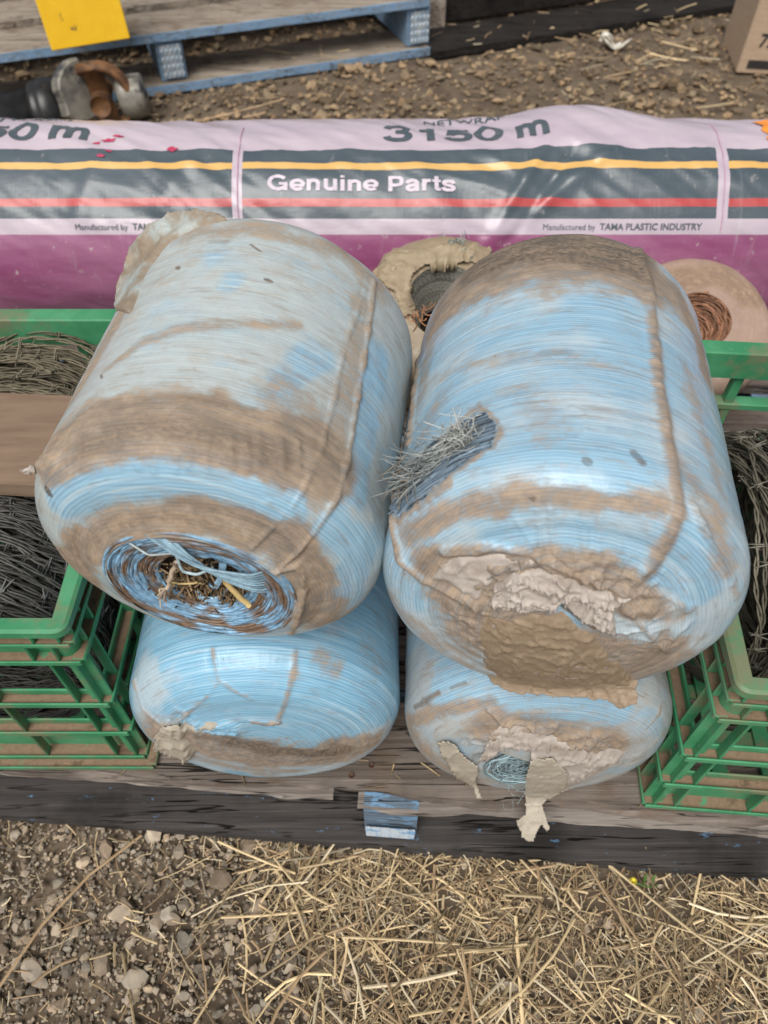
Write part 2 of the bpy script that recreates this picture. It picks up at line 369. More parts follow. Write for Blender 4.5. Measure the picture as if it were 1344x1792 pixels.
def ico():
    t = (1 + 5 ** .5) / 2
    V = np.array([[-1, t, 0], [1, t, 0], [-1, -t, 0], [1, -t, 0], [0, -1, t], [0, 1, t], [0, -1, -t], [0, 1, -t], [t, 0, -1], [t, 0, 1], [-t, 0, -1], [-t, 0, 1]]); V /= np.linalg.norm(V[0])
    F = [[0, 11, 5], [0, 5, 1], [0, 1, 7], [0, 7, 10], [0, 10, 11], [1, 5, 9], [5, 11, 4], [11, 10, 2], [10, 7, 6], [7, 1, 8], [3, 9, 4], [3, 4, 2], [3, 2, 6], [3, 6, 8], [3, 8, 9], [4, 9, 5], [2, 4, 11], [6, 2, 10], [8, 6, 7], [9, 8, 1]]
    V = list(map(tuple, V)); mid = {}; F2 = []
    def md(a, b):
        k = (min(a, b), max(a, b))
        if k not in mid:
            p = (np.array(V[a]) + np.array(V[b])) / 2; p /= np.linalg.norm(p); mid[k] = len(V); V.append(tuple(p))
        return mid[k]
    for a, b, c in F:
        x, y, z = md(a, b), md(b, c), md(c, a); F2 += [[a, x, z], [b, y, x], [c, z, y], [x, y, z]]
    return np.array(V), np.array(F2), np.array(F)
IV, IF, IF0 = ico()
def stones(m, pts, sizes, big, cols):
    for p, s, c in zip(pts, sizes, cols):
        V, F = (IV, IF) if big else (IV[:12], IF0)
        q = rng.normal(size=(9, 3)); q /= np.linalg.norm(q, axis=1)[:, None]
        U = V.copy()
        for n_ in q:                                       # cut flat facets
            d = U @ n_; h = rng.uniform(.35, .8); U = U - np.clip(d - h, 0, None)[:, None] * n_
        U = U * np.array([1, rng.uniform(.6, .95), rng.uniform(.4, .75)]) * s
        a = rng.uniform(0, 6.28); tl = rng.normal(0, .25)
        R = rotz(a) @ np.array([[1, 0, 0], [0, math.cos(tl), math.sin(tl)], [0, -math.sin(tl), math.cos(tl)]])
        m.add(U @ R + p, F, 0, c, smooth=False)
def stone_cols(n):
    b = rng.uniform(.12, .44, n)[:, None]; w = rng.uniform(0, 1, n)[:, None]
    return b * (w * np.array([1.06, .98, .86]) + (1 - w) * np.array([1.16, .93, .72])) * np.array([1.0, .96, .90])

def gravel_front():
    m = MB()
    for n, med, sg, lo, hi, big in ((19500, .0026, .35, .0014, .0055, False), (3100, .0052, .4, .003, .011, False), (680, .0080, .42, .005, .017, True)):
        x = -.95 + rng.random(n) ** 1.05 * 1.5; y = rng.uniform(-.02, .36, n); s = np.clip(rng.lognormal(math.log(med), sg, n), lo, hi)
        keep = rng.random(n) < np.where(x < -.10, 1, np.where(x < .02, .6, .25)); x, y, s = x[keep], y[keep], s[keep]
        z = GZ - .005 + s * (.4 if big else .3) + rng.uniform(0, .004, len(x))
        stones(m, np.stack([x, y, z], -1), s, big, stone_cols(len(x)) * (1.0 if big else .9))
    return tag(m.build('loose_gravel', M['stone']), 'loose grey brown gravel in front of the weathered pallet', 'gravel', kind='stuff')
def gravel_back():
    m = MB(); n = 9000
    y = rng.uniform(1.9, 3.9, n); x = rng.uniform(-1, 1, n) * (.25 + y * .53)
    s = np.clip(rng.lognormal(math.log(.0105), .45, n), .005, .036)
    pts = np.stack([x, y, GZ - .006 + s * .3], -1)
    stones(m, pts, s, False, stone_cols(n) * np.array([.80, .70, .56]))
    return tag(m.build('loose_gravel', M['stone']), 'brown gravel behind the wrapped purple roll', 'gravel', kind='stuff')
gravel_front(); gravel_back()

def straw_bits(m, n, xr, yr, L, W, z0, z1, dens=None, ncol=None):
    for i in range(n):
        x = rng.uniform(*xr); y = rng.uniform(*yr)
        if dens is not None and rng.random() > dens(x, y): continue
        l = np.clip(rng.lognormal(math.log(L), .6), L * .3, L * 5); a = rng.uniform(0, math.pi); wd = W * rng.uniform(.5, 1.5)
        d = np.array([math.cos(a), math.sin(a), rng.normal(0, .12)]); c = np.array([x, y, GZ + rng.uniform(z0, z1)])
        bend = rng.normal(0, .12) * l; nn = np.array([-d[1], d[0], 0])
        k = 4 if l > .03 else 3
        tt = np.linspace(-.5, .5, k); P = c + tt[:, None] * l * d + (tt ** 2)[:, None] * bend * nn * 2
        P[:, 2] = np.maximum(P[:, 2], GZ + .001)
        side = nn * wd / 2; upv = np.array([0, 0, wd * .35])
        Q = np.stack([P - side, P + upv, P + side], 1)
        b = rng.uniform(.3, 1.1) * (1.35 if rng.random() < .15 else 1); hh = rng.random()
        col = np.array([.74, .57, .33]) * b if hh < .5 else (np.array([.40, .275, .155]) * b if hh < .85 else np.array([.78, .66, .46]) * b)
        m.grid(Q, 0, col, smooth=False)
def straw():
    m = MB()
    patch = lambda x, y: sstep(-.22, -.06, x + .12 * float(fbm(np.array([x * 9, y * 9, 1.]), 3, 8))) * (.30 + .70 * sstep(-.22, .12, float(fbm(np.array([x * 14, y * 14, 4.]), 3, 18)))) + .10
    straw_bits(m, 15000, (-.6, .85), (-.02, .36), .0065, .0011, .001, .008, patch)
    straw_bits(m, 11000, (-.6, .85), (-.02, .33), .018, .0012, .002, .012, patch)
    straw_bits(m, 1300, (-.6, .85), (-.02, .27), .050, .0022, .006, .020, lambda x, y: max(.06, patch(x, y)))
    straw_bits(m, 40, (-.15, .55), (.0, .22), .08, .0028, .014, .026)
    straw_bits(m, 9, (-.5, -.1), (.02, .25), .09, .003, .012, .022)
    return tag(m.build('ground_straw', M['straw']), 'dry straw and chaff scattered before the pallet', 'straw', kind='stuff')
straw()
def straw_back():
    m = MB(); straw_bits(m, 420, (-1.6, 1.7), (2.1, 3.6), .06, .005, .012, .03, lambda x, y: .35 if x < .2 else 1)
    return tag(m.build('ground_straw', M['straw']), 'few straw stalks lying on the gravel behind', 'straw', kind='stuff')
straw_back()

# ------------------------------------------------------------------ timber helper
def plank(m, c, size, yaw=0.0, mi=0, jit=.0015, rag=None, seed=1, n=None, pitch=0.0):
    """A weathered board: a subdivided box whose long faces are worn; rag roughens its front (-y) edge."""
    sx, sy, sz = size; nx = n or max(8, int(sx / .012)); ny, nz = max(5, int(sy / .015)), 4
    A = rotz(yaw)
    if pitch: A = np.array([[math.cos(pitch), 0, math.sin(pitch)], [0, 1, 0], [-math.sin(pitch), 0, math.cos(pitch)]]) @ A
    def face(u0, u1, fixed):
        U, Vv = np.meshgrid(u0, u1, indexing='ij'); return U, Vv
    X = np.linspace(-.5, .5, nx); 
    loop = []                                               # cross-section loop (y,z), rounded a little
    for y in np.linspace(-.5, .5, ny): loop.append((y, .5))
    for z in np.linspace(.5, -.5, nz)[1:]: loop.append((.5, z))
    for y in np.linspace(.5, -.5, ny)[1:]: loop.append((y, -.5))
    for z in np.linspace(-.5, .5, nz)[1:-1]: loop.append((-.5, z))
    L = np.array(loop); P = np.zeros((nx, len(L), 3)); P[..., 0] = X[:, None] * sx; P[..., 1] = L[None, :, 0] * sy; P[..., 2] = L[None, :, 1] * sz
    q = P.copy(); nse = fbm(q * np.array([14, 90, 90]) + seed * 7.7, 4, seed)
    cent = np.zeros_like(P); cent[..., 0] = P[..., 0]
    d = P - cent; d /= np.linalg.norm(d, axis=-1)[..., None] + 1e-9
    P = P + d * (nse * jit)[..., None]
    if rag:
        fr = np.clip(-(L[:, 0] + .35) / .15, 0, 1)[None, :]
        r = fbm(q * np.array([7, 30, 160]) + seed * 3.1, 5, seed + 4); P[..., 1] += fr * np.clip(r + .15, -.4, 1) * rag
    P = P @ A + np.asarray(c)
    b0 = m.n; m.grid(P, mi, None, close_v=True, smooth=False)
    k = len(L)
    for i0, rev in ((0, True), (nx - 1, False)):
        cc = P[i0].mean(0); m.V.append(cc[None]); m.C.append(np.ones((1, 4))); ci = m.n; m.n += 1
        a = np.arange(k); a2 = (a + 1) % k
        F = np.stack([np.full(k, ci), b0 + i0 * k + a, b0 + i0 * k + a2], -1)
        m.F.append(F if rev else F[:, ::-1]); m.M.append(np.full(k, mi)); m.sm.append(np.full(k, False))

PT = .115                                                    # top of the front pallet
def front_pallet():
    o0 = np.array([-.021, .294, 0.]); A = rotz(PYAW); u, v = A[0], A[1]
    t = thing('timber_pallet', 'weathered grey timber pallet with blue bearers under the blue twine spools', 'pallet', (o0[0], o0[1], GZ))
    wid = 1.5
    def P(a, b, z): return o0 + u * a + v * b + np.array([0, 0, z])
    b = 0.0; k = 0
    for bw, gap in ((.115, .028), (.12, .035), (.12, .035), (.12, .035), (.12, .035), (.12, .035), (.12, .0)):
        m = MB(); plank(m, P(-.02, b + bw / 2, PT - .010), (wid, bw, .020), PYAW, 0, .0012, rag=.020 if k == 0 else .003, seed=11 + k, n=220 if k == 0 else 60)
        m.build('deck_board', M['deck'], t); b += bw + gap; k += 1
    m = MB(); plank(m, P(-.35, .012, PT - .026), (.62, .03, .007), PYAW, 0, .002, rag=.012, seed=31, n=120, pitch=.006); m.build('splintered_edge', M['edge'], t)
    m = MB(); plank(m, P(.42, .004, PT - .0265), (.86, .03, .008), PYAW, 0, .002, rag=.014, seed=37, n=150); m.build('splintered_edge', M['edge'], t)
    for bb in (.055, .55, 1.0):
        m = MB(); plank(m, P(-.02, bb - .030, -.0245), (wid, .10, .026), PYAW, 0, .001, rag=.003, seed=51 + int(bb * 10), n=160); m.build('bottom_board', M['lowboard'], t)
    for a in (-.62, .03, .66):
        m = MB(); plank(m, P(a, .5205, .0415), (1.06, .066, .104), PYAW + math.pi / 2, 0, .0012, seed=61, n=60); be = m.build('bearer', M['bluewood'], t)
        if abs(a) < .1:
            m = MB(); W_, H_, nx, nz = .062, .040, 31, 20      # a perforated nail plate on the bearer's end: a grid with square holes
            vs = np.array([P(a + (i / nx - .5) * W_, -.0138 + (-.0012 if (i + j) % 2 else 0), -.0105 + j / nz * H_) for i in range(nx + 1) for j in range(nz + 1)])
            F = [[i * (nz + 1) + j, (i + 1) * (nz + 1) + j, (i + 1) * (nz + 1) + j + 1, i * (nz + 1) + j + 1] for i in range(nx) for j in range(nz) if not (i % 6 == 3 and j % 5 == (2 if (i // 6) % 2 else 4))]
            m.add(vs, F, smooth=False)
            pl = noisy('nail_plate_metal', (.42, .5, .58), (.6, .64, .66), 60, .5, .3, .001, c3=(.2, .36, .55), t3=(.5, .6), s3=60, metal=.2)
            m.build('nail_plate', pl, be)
    m = MB()
    for (px, py) in ((650, 1340), (615, 1358)):
        c = at_z(px, py, PT + .001); m.tube([c, c + np.array([0, 0, .003])], [.0035, .003], 8)
    m.build('nail', noisy('rusty_nail', (.06, .03, .02), (.12, .06, .035), 100, .8), t)
    return t
front_pallet()

# ------------------------------------------------------------------ wrapped twine spools
class Spool:
    def __init__(s, C, yaw, pit, R, L, rc=.042, dome=.02, r_in=.0004, nth=440, ns=300, axis=None, seed=1, lump=.0016, shift=0.0):
        s.C = np.array(C, float); s.R, s.L = R, L; s.seed = seed
        a = np.array([math.sin(yaw) * math.cos(pit), math.cos(yaw) * math.cos(pit), math.sin(pit)]) if axis is None else np.array(axis, float)
        a /= np.linalg.norm(a); s.a = a
        e1 = np.cross(a, [0, 0, 1.]) if abs(a[2]) < .95 else np.array([1., 0, 0]); e1 = e1 - a * (e1 @ a); e1 /= np.linalg.norm(e1); s.e1 = e1; s.e2 = np.cross(e1, a)
        pr = []
        for r in np.linspace(r_in, R - rc, 60): pr.append((-dome * (1 - (r / (R - rc)) ** 2), r))
        for t in np.linspace(math.pi / 2, 0, 40)[1:]: pr.append((rc * (1 - math.sin(t)), R - rc + rc * math.cos(t)))
        rb = rc * .8
        for q in np.linspace(rc, L - rb, 40)[1:]: pr.append((q, R))
        for t in np.linspace(0, math.pi / 2, 24)[1:]: pr.append((L - rb + rb * math.sin(t), R - rb + rb * math.cos(t)))
        for r in np.linspace(R - rb, .01, 20)[1:]: pr.append((L, r))
        pr = np.array(pr); al = np.concatenate([[0], np.cumsum(np.linalg.norm(np.diff(pr, axis=0), axis=1))])
        front = al[-1] * .86
        v = np.concatenate([np.linspace(0, front, ns - 20)[:-1], np.linspace(front, al[-1], 21)])
        s.v = v; sp = np.interp(v, al, pr[:, 0]); rp = np.interp(v, al, pr[:, 1]); s.sp, s.rp = sp, rp
        th = np.linspace(-math.pi / 2, 1.5 * math.pi, nth + 1); s.th = th
        rad = np.cos(th)[:, None] * s.e1 + np.sin(th)[:, None] * s.e2
        s.P = s.C + sp[None, :, None] * a + rp[None, :, None] * rad[:, None, :]
        s.sh = -shift * s.e2; wsh = np.where(np.arange(ns - 1 + 0 if False else len(v)) < len(v) // 2, 1 - sstep(r_in, R - rc * .3, rp), 0.0); s.P = s.P + (wsh[None, :, None] * s.sh)
        dp = np.gradient(np.stack([sp, rp], -1), axis=0); dp /= np.linalg.norm(dp, axis=1)[:, None] + 1e-12
        s.N = (-dp[:, 1])[None, :, None] * a + dp[:, 0][None, :, None] * rad[:, None, :]
        s.loc = np.stack(np.broadcast_arrays(rp[None, :] * np.cos(th)[:, None], sp[None, :], rp[None, :] * np.sin(th)[:, None]), -1)
        s.disp = lump * fbm(s.loc * 14 + seed * 5.3, 3, seed) + .0006 * fbm(s.loc * np.array([50, 90, 50]) + seed, 3, seed + 9)
        s.ch = {k: np.zeros(s.P.shape[:2]) for k in ('mud', 'dark', 'pale', 'bare')}
        s.nz = fbm(s.loc * 45 + seed * 2.1, 4, seed + 20)
        st = 6; sub = s.P[::st, ::6]; nu, nv = sub.shape[:2]
        F = [(i * nv + j, (i + 1) * nv + j, (i + 1) * nv + j + 1, i * nv + j + 1) for i in range(nu - 1) for j in range(nv - 1)]
        s.bvh = BVHTree.FromPolygons([tuple(p) for p in sub.reshape(-1, 3)], F)
    def hit(s, px, py):
        d = ray(px, py); h = s.bvh.ray_cast(Vector(CAM), Vector(d).normalized())
        return None if h[0] is None else np.array(h[0])
    def line(s, px):
        out = []
        for (a, b) in zip(px[:-1], px[1:]):
            k = max(1, int(math.hypot(b[0] - a[0], b[1] - a[1]) / 12))
            for i in range(k): 
                h = s.hit(a[0] + (b[0] - a[0]) * i / k, a[1] + (b[1] - a[1]) * i / k)
                if h is not None: out.append(h)
        h = s.hit(*px[-1])
        if h is not None: out.append(h)
        return np.array(out)
    def dist(s, px):
        L = s.line(px)
        if len(L) == 0: print('no hit', px); return np.full(s.P.shape[:2], 9.0)
        if len(L) == 1: return np.linalg.norm(s.P - L[0], axis=-1)
        lo = L.min(0) - .09; hi = L.max(0) + .09
        D = np.full(s.P.shape[:2], 9.0); msk = ((s.P > lo) & (s.P < hi)).all(-1); Q = s.P[msk]; best = np.full(len(Q), 9.0)
        for a, b in zip(L[:-1], L[1:]):
            ab = b - a; t = np.clip(((Q - a) @ ab) / (ab @ ab + 1e-12), 0, 1); best = np.minimum(best, np.linalg.norm(Q - a - t[:, None] * ab, axis=1))
        D[msk] = best; return D
    def stain(s, ch, px, w_, k=1.0, soft=.6, nz=.5):
        d = s.dist(px) * (1 + nz * s.nz); m = k * (1 - sstep(w_ * (1 - soft), w_ * (1 + soft * .6), d)); s.ch[ch] = np.maximum(s.ch[ch], m); return s
    def clear(s, ch, px, w_, k=1.0):
        d = s.dist(px) * (1 + .5 * s.nz); s.ch[ch] *= 1 - k * (1 - sstep(w_ * .4, w_ * 1.3, d)); return s
    def ridge(s, px, w_, h, mud=0.7, pale=0., wob=.004):
        d = s.dist(px) + wob * .5 * vnoise(s.loc * 60, 3); prof = np.exp(-(d / w_) ** 2) * (1 + .5 * fbm(s.loc * 130, 2, 5)); s.disp = s.disp + h * prof
        if mud: s.ch['mud'] = np.maximum(s.ch['mud'], mud * np.exp(-(d / (w_ * 1.5)) ** 2))
        if pale: s.ch['pale'] = np.maximum(s.ch['pale'], pale * np.exp(-(d / (w_ * 1.6)) ** 2))
        return s
    def step(s, px, w_, h):            # a film edge: raised to one side of the line is approximated by a narrow raised lip
        return s.ridge(px, w_, h, .35)
    def crumple(s, px, w_, amp, sc=55, an=(1, 1, 1)):
        d = s.dist(px) * (1 + .4 * s.nz); m = 1 - sstep(w_ * .3, w_, d); wq = s.loc + .006 * np.stack([vnoise(s.loc * 40, 61), vnoise(s.loc * 40, 62), vnoise(s.loc * 40, 63)], -1)
        r = ridged(wq * sc * np.array(an), 3, s.seed + 40); s.disp = s.disp + amp * m * (np.clip(r, 0, 1) ** 2 * 1.1 + .3 * ridged(wq * sc * .4, 2, s.seed + 44)); return s
    def pt(s, rad, th, depth): return s.C + s.sh + depth * s.a + rad * (math.cos(th) * s.e1 + math.sin(th) * s.e2)
    def build(s, name, mat, parent):
        P = s.P + s.N * s.disp[..., None]; P[-1] = P[0]
        m = MB(); c = np.stack([s.ch['mud'], s.ch['dark'], s.ch['pale'], s.ch['bare']], -1)
        uv = np.stack(np.broadcast_arrays((s.th * s.R)[:, None], s.v[None, :]), -1).reshape(-1, 2)
        m.grid(P, 0, c.reshape(-1, 4)); return m.build(name, mat, parent, uv=uv)

def inside(poly, X, Y):
    poly = np.asarray(poly, float); r = np.zeros(X.shape, bool); j = len(poly) - 1
    for i in range(len(poly)):
        xi, yi = poly[i]; xj, yj = poly[j]
        c = ((yi > Y) != (yj > Y)) & (X < (xj - xi) * (Y - yi) / (yj - yi + 1e-12) + xi); r ^= c; j = i
    return r

def film(name, mat, parent, sp, poly, off=.004, amp=.004, sc=60, plane_y=None, rag=5, step=3.0, seed=1, smooth=6, thick=.0008, lift=None, an=(1, 1, 1), label=None, att=None, fall=22):
    """A torn sheet of film: follows the spool where it lies on it, hangs on beyond the edge, and is crumpled and solid."""
    poly = np.asarray(poly, float); x0, y0 = poly.min(0) - 8; x1, y1 = poly.max(0) + 8
    xs = np.arange(x0, x1, step); ys = np.arange(y0, y1, step); X, Y = np.meshgrid(xs, ys, indexing='ij')
    T = np.full(X.shape, np.nan)
    D = CF + ((X - 672) / FPX)[..., None] * CR - ((Y - 896) / FPX)[..., None] * CU
    for i in range(len(xs)):
        for j in range(len(ys)):
            h = sp.hit(X[i, j], Y[i, j])
            if h is not None: T[i, j] = ((h - CAM) @ D[i, j]) / (D[i, j] @ D[i, j])
    miss = np.isnan(T)
    if miss.all(): T[:] = plane_y / D[..., 1].mean()
    else:
        hi_, hj_ = np.nonzero(~miss); mi_, mj_ = np.nonzero(miss)
        for a_, b_ in zip(mi_, mj_):
            k_ = np.argmin((hi_ - a_) ** 2 + (hj_ - b_) ** 2); T[a_, b_] = T[hi_[k_], hj_[k_]]
    for it in range(max(smooth, 40) if miss.any() else smooth):
        q = np.pad(T, 1, mode='edge'); T2 = (q[:-2, 1:-1] + q[2:, 1:-1] + q[1:-1, :-2] + q[1:-1, 2:]) / 4
        T = np.where(miss, T2, np.minimum(T2, T) if it < smooth else T)
    P = CAM + D * T[..., None]
    gu = np.gradient(P, axis=0); gv = np.gradient(P, axis=1); N = np.cross(gu, gv); N /= np.linalg.norm(N, axis=-1)[..., None] + 1e-12
    N = np.where((N * D).sum(-1, keepdims=True) > 0, -N, N)
    wq = P + .008 * np.stack([vnoise(P * 45 + seed, 1), vnoise(P * 45 + seed, 2), vnoise(P * 45 + seed, 3)], -1)
    r = ridged(wq * sc * np.array(an) + seed * 3.7, 3, seed)
    dsp = off + amp * (1.25 * np.clip(r, 0, 1) ** 2.2 + .35 * np.clip(ridged(wq * sc * .4 + seed, 2, seed + 3), -.5, 1) + .15)
    if lift is not None: dsp = dsp + lift(X, Y)
    if att is not None:                                     # edges still stuck to the wrap sink back into it
        dd = np.full(X.shape, 1e9); n_ = len(poly)
        for k_ in att:
            p_, q_ = poly[k_ % n_], poly[(k_ + 1) % n_]; e_ = q_ - p_; tt = np.clip(((X - p_[0]) * e_[0] + (Y - p_[1]) * e_[1]) / (e_ @ e_), 0, 1)
            dd = np.minimum(dd, np.hypot(X - p_[0] - tt * e_[0], Y - p_[1] - tt * e_[1]))
        tp_ = sstep(0, fall, dd * (1 + .5 * fbm(np.stack([X / 30, Y / 30, 0 * X + seed], -1), 3, seed + 8))); dsp = -.0022 + (dsp + .0022) * tp_
    P = P + N * dsp[..., None]
    Q3 = np.stack([X / 14, Y / 14, np.zeros_like(X) + seed], -1)
    ox = rag * fbm(Q3, 4, seed + 2, .65); oy = rag * fbm(Q3 + 31, 4, seed + 6, .65)
    ins = inside(poly, X + ox, Y + oy)
    nv = len(ys); F = []
    for i in range(len(xs) - 1):
        for j in range(nv - 1):
            if ins[i, j] and ins[i + 1, j] and ins[i + 1, j + 1] and ins[i, j + 1]: F.append([i * nv + j, (i + 1) * nv + j, (i + 1) * nv + j + 1, i * nv + j + 1])
    F = np.array(F); used = np.unique(F); mp = np.full(X.size, -1); mp[used] = np.arange(len(used)); F = mp[F]
    V = P.reshape(-1, 3)[used]; Nn = N.reshape(-1, 3)[used]; B = V - Nn * thick; n = len(V)
    ed = {}
    for f in F:
        for a, b in zip(f, np.roll(f, -1)): ed[(a, b)] = 1
    W = np.array([[a, b, b + n, a + n] for (a, b) in ed if (b, a) not in ed])
    m = MB(); m.add(np.concatenate([V, B]), np.concatenate([F[:, ::-1], F + n, W]))
    o = m.build(name, mat, parent, recalc=True)
    if label: o['label'] = label
    return o

def fibres(m, c, n, L, r, dirs, spread, col, curl=.4, jit=.006):
    for i in range(n):
        d = np.array(dirs, float) + rng.normal(0, spread, 3); d /= np.linalg.norm(d); l = L * rng.uniform(.4, 1.2)
        p = np.asarray(c) + rng.normal(0, jit, 3); P = [p]; k = 7; cu = rng.normal(0, curl, 3)
        for q in range(k): d = d + cu / k * 1.5 + rng.normal(0, .11, 3); d /= np.linalg.norm(d); P.append(P[-1] + d * l / k)
        m.tube(np.array(P), r * rng.uniform(.6, 1.3), 4, col=np.array(col) * rng.uniform(.6, 1.2))

# ---- upper left
def spool_upper_left():
    C = np.array([-.1361, .313, .5414])
    t = thing('twine_spool', 'upper left spool in grimy pale film with a brown mud band and open coiled end', 'twine spool', (C[0], C[1], C[2] - .133), 'wrapped spools of blue baler twine')
    s = Spool(C, .128, .0565, .133, .272, rc=.040, dome=.022, r_in=.0705, seed=2, shift=.0105)
    s.ch['pale'][:] = .80
    s.ch['mud'][:] = .20
    s.clear('pale', [(110, 860), (200, 835), (310, 825), (420, 850), (490, 885)], .022, .9)
    s.clear('pale', [(590, 930), (635, 970), (600, 1050)], .02, .9).clear('pale', [(660, 620), (640, 760), (620, 860)], .018, .7).clear('pale', [(560, 620), (500, 660)], .016, .6).clear('pale', [(410, 490), (400, 500)], .012, .6)
    s.stain('mud', [(95, 800), (160, 750), (240, 735), (330, 745), (430, 770), (530, 790), (575, 800)], .033, .86, .5, .5)
    s.stain('mud', [(500, 700), (540, 720), (560, 760)], .03, .5)
    s.stain('dark', [(150, 780), (230, 745), (330, 750), (430, 780), (500, 800)], .017, .6, .9)
    s.stain('dark', [(200, 715), (280, 693), (370, 700), (440, 715)], .006, .5, .9)
    s.stain('mud', [(120, 985), (200, 930), (330, 905), (430, 915), (520, 950)], .020, .9, .6)
    s.stain('mud', [(120, 985), (170, 1035), (260, 1085), (360, 1115), (470, 1130), (560, 1105)], .026, .95)
    s.stain('mud', [(60, 870), (52, 930), (90, 985)], .014, .6).stain('mud', [(215, 545), (150, 660), (90, 760)], .016, .65).stain('mud', [(300, 410), (450, 400), (600, 440), (660, 500)], .016, .6, 1, .8)
    s.stain('mud', [(420, 1000), (330, 1000), (230, 960)], .05, .6)
    s.stain('mud', [(430, 930), (500, 940), (540, 1000), (555, 1080)], .026, .8)
    s.stain('dark', [(195, 640), (250, 592), (320, 568), (420, 558), (500, 562)], .003, .45, 1.2, .9)
    s.stain('dark', [(82, 856), (88, 862)], .0035, 1, .3).stain('dark', [(310, 468), (313, 470)], .0016, 1, .3).stain('dark', [(178, 658), (180, 662)], .0016, 1, .3).stain('dark', [(466, 490), (472, 493)], .002, .9, .3).stain('dark', [(440, 430), (455, 440)], .0016, .8, .3)
    s.stain('mud', [(185, 650), (250, 600), (330, 575), (430, 566), (520, 570)], .008, .55, 1, .8)
    s.stain('mud', [(205, 580), (260, 500), (330, 450)], .02, .33, 1, .8)
    s.stain('dark', [(370, 422), (395, 424)], .005, .5).stain('dark', [(350, 440), (440, 432)], .006, .3, 1, .9)
    s.stain('mud', [(350, 450), (450, 440), (560, 460), (620, 500)], .02, .3, 1, .8)
    s.stain('mud', [(560, 870), (590, 800), (605, 700), (630, 560), (645, 490)], .014, .5)
    s.clear('mud', [(95, 880), (150, 855), (240, 832), (340, 836), (430, 858), (490, 892)], .010, .92).clear('mud', [(600, 930), (640, 990)], .02, .8)
    s.ridge([(656, 478), (650, 540), (640, 610), (625, 710), (610, 800), (592, 868), (560, 920), (520, 968), (482, 1002)], .0018, .0024, .75)
    s.ridge([(640, 505), (605, 600), (585, 700), (562, 790), (530, 860), (512, 890)], .0014, .0012, .5)
    s.ridge([(484, 1000), (520, 990), (533, 1030), (522, 1080), (505, 1120)], .003, .003, .8)
    s.ridge([(470, 880), (500, 900), (440, 960)], .0015, .0014, .4)
    for k in range(14):
        x = 130 + k * 30 + rnd.uniform(-8, 8); s.ridge([(x, 770 + rnd.uniform(-10, 20)), (x - 4 + (x - 300) * .03, 815 + rnd.uniform(0, 10))], .0022, .0012, .0)
    s.crumple([(60, 830), (85, 800)], .012, .004)
    s.build('wrapped_body', M['wrapLU'], t)
    # wound twine seen in the open end
    m = MB(); turns = 22; n = 120; P = []
    cols = []
    for lay in range(3):
        k = np.arange(turns * n); u = k / (turns * n); th = 2 * math.pi * k / n + lay * 2.1
        r = .0735 - (.0735 - .035) * u + .0011 * vnoise(np.stack([np.cos(th) * 3, np.sin(th) * 3, u * 30 + lay * 9], -1), 7)
        dpt = -.0075 + .0085 * u ** 1.5 + .0016 * vnoise(np.stack([np.cos(th) * 5, np.sin(th) * 5, u * 25 + lay * 5], -1), 9) + lay * .0016
        Q = s.C + s.sh + dpt[:, None] * s.a + r[:, None] * (np.cos(th)[:, None] * s.e1 + np.sin(th)[:, None] * s.e2)
        tn = fbm(np.stack([np.cos(th) * 6, np.sin(th) * 6, u * 40 + lay], -1), 3, 12)[:, None]; md = sstep(-.05, .35, fbm(np.stack([np.cos(th) * 2.5, np.sin(th) * 2.5, u * 7 + lay], -1), 3, 13) + .12)[:, None]
        c = np.array([.23, .42, .60]) * (1 + .55 * tn); c = c * (1 - md) + np.array([.2, .13, .085]) * md
        nn = 5; a = np.linspace(0, 2 * np.pi, nn, endpoint=False)
        b0 = m.n; m.tube(Q, .00135, nn, col=None, up=s.a)
        cc = np.concatenate([np.repeat(np.concatenate([c, np.ones((len(c), 1))], 1), nn, 0), ])
        m.C[-2] = cc
    m.build('coiled_core', M['strand'], t)
    m = MB(); th = np.linspace(0, 2 * np.pi, 97)
    prof = [(.0730, -.004), (.065, -.003), (.05, .0005), (.038, .005), (.034, .014), (.02, .017), (.001, .018)]
    G = np.array([[s.pt(r * (1 + .02 * math.sin(5 * q)), q, d) for r, d in prof] for q in th]); m.grid(G); m.build('core_hole', M['holedirt'], t)
    # loose twine across the hole
    m = MB()
    def strandline(px, d0, col, r=.0012):
        h0 = s.hit(*px[0]); P = []
        for i, (x, y) in enumerate(px):
            dd = ray(x, y); tt = ((s.C + s.a * d0 - CAM) @ s.a) / (dd @ s.a); P.append(CAM + dd * tt)
        P = np.array(P); P[-1] += s.a * .008; P[0] += s.a * .004; u = np.linspace(0, len(P) - 1, 24); Q = np.stack([np.interp(u, np.arange(len(P)), P[:, i]) for i in range(3)], -1)
        for _ in range(3): Q[1:-1] = (Q[:-2] + Q[2:] + 2 * Q[1:-1]) / 4
        m.tube(Q, r, 5, col=col)
    for k in range(9): strandline([(250 + k * 4.5, 944 - k * .8), (300 + k * 2.2, 968 - k * 1.2), (345 + k, 990 + rnd.uniform(-2, 6)), (400 + rnd.uniform(-6, 6), 1002 + k * 2.2), (440 + k, 1008 + k * 3.6), (466 + k, 1014 + k * 4.6)], -.0125 + k * .0005, np.array([.30, .46, .56]) * rng.uniform(.6, 1.3), .0009)
    strandline([(300, 962), (318, 1000), (345, 1006), (368, 1010)], -.011, (.45, .58, .62))
    strandline([(215, 953), (260, 972), (300, 985)], -.011, (.5, .56, .56), .0009)
    for k in range(4): strandline([(384 + k * 3, 990), (385 + k * 2, 1010), (372 + k * 2, 1028 + k), (358, 1032 + k)], -.004, (.3, .5, .68), .0014)
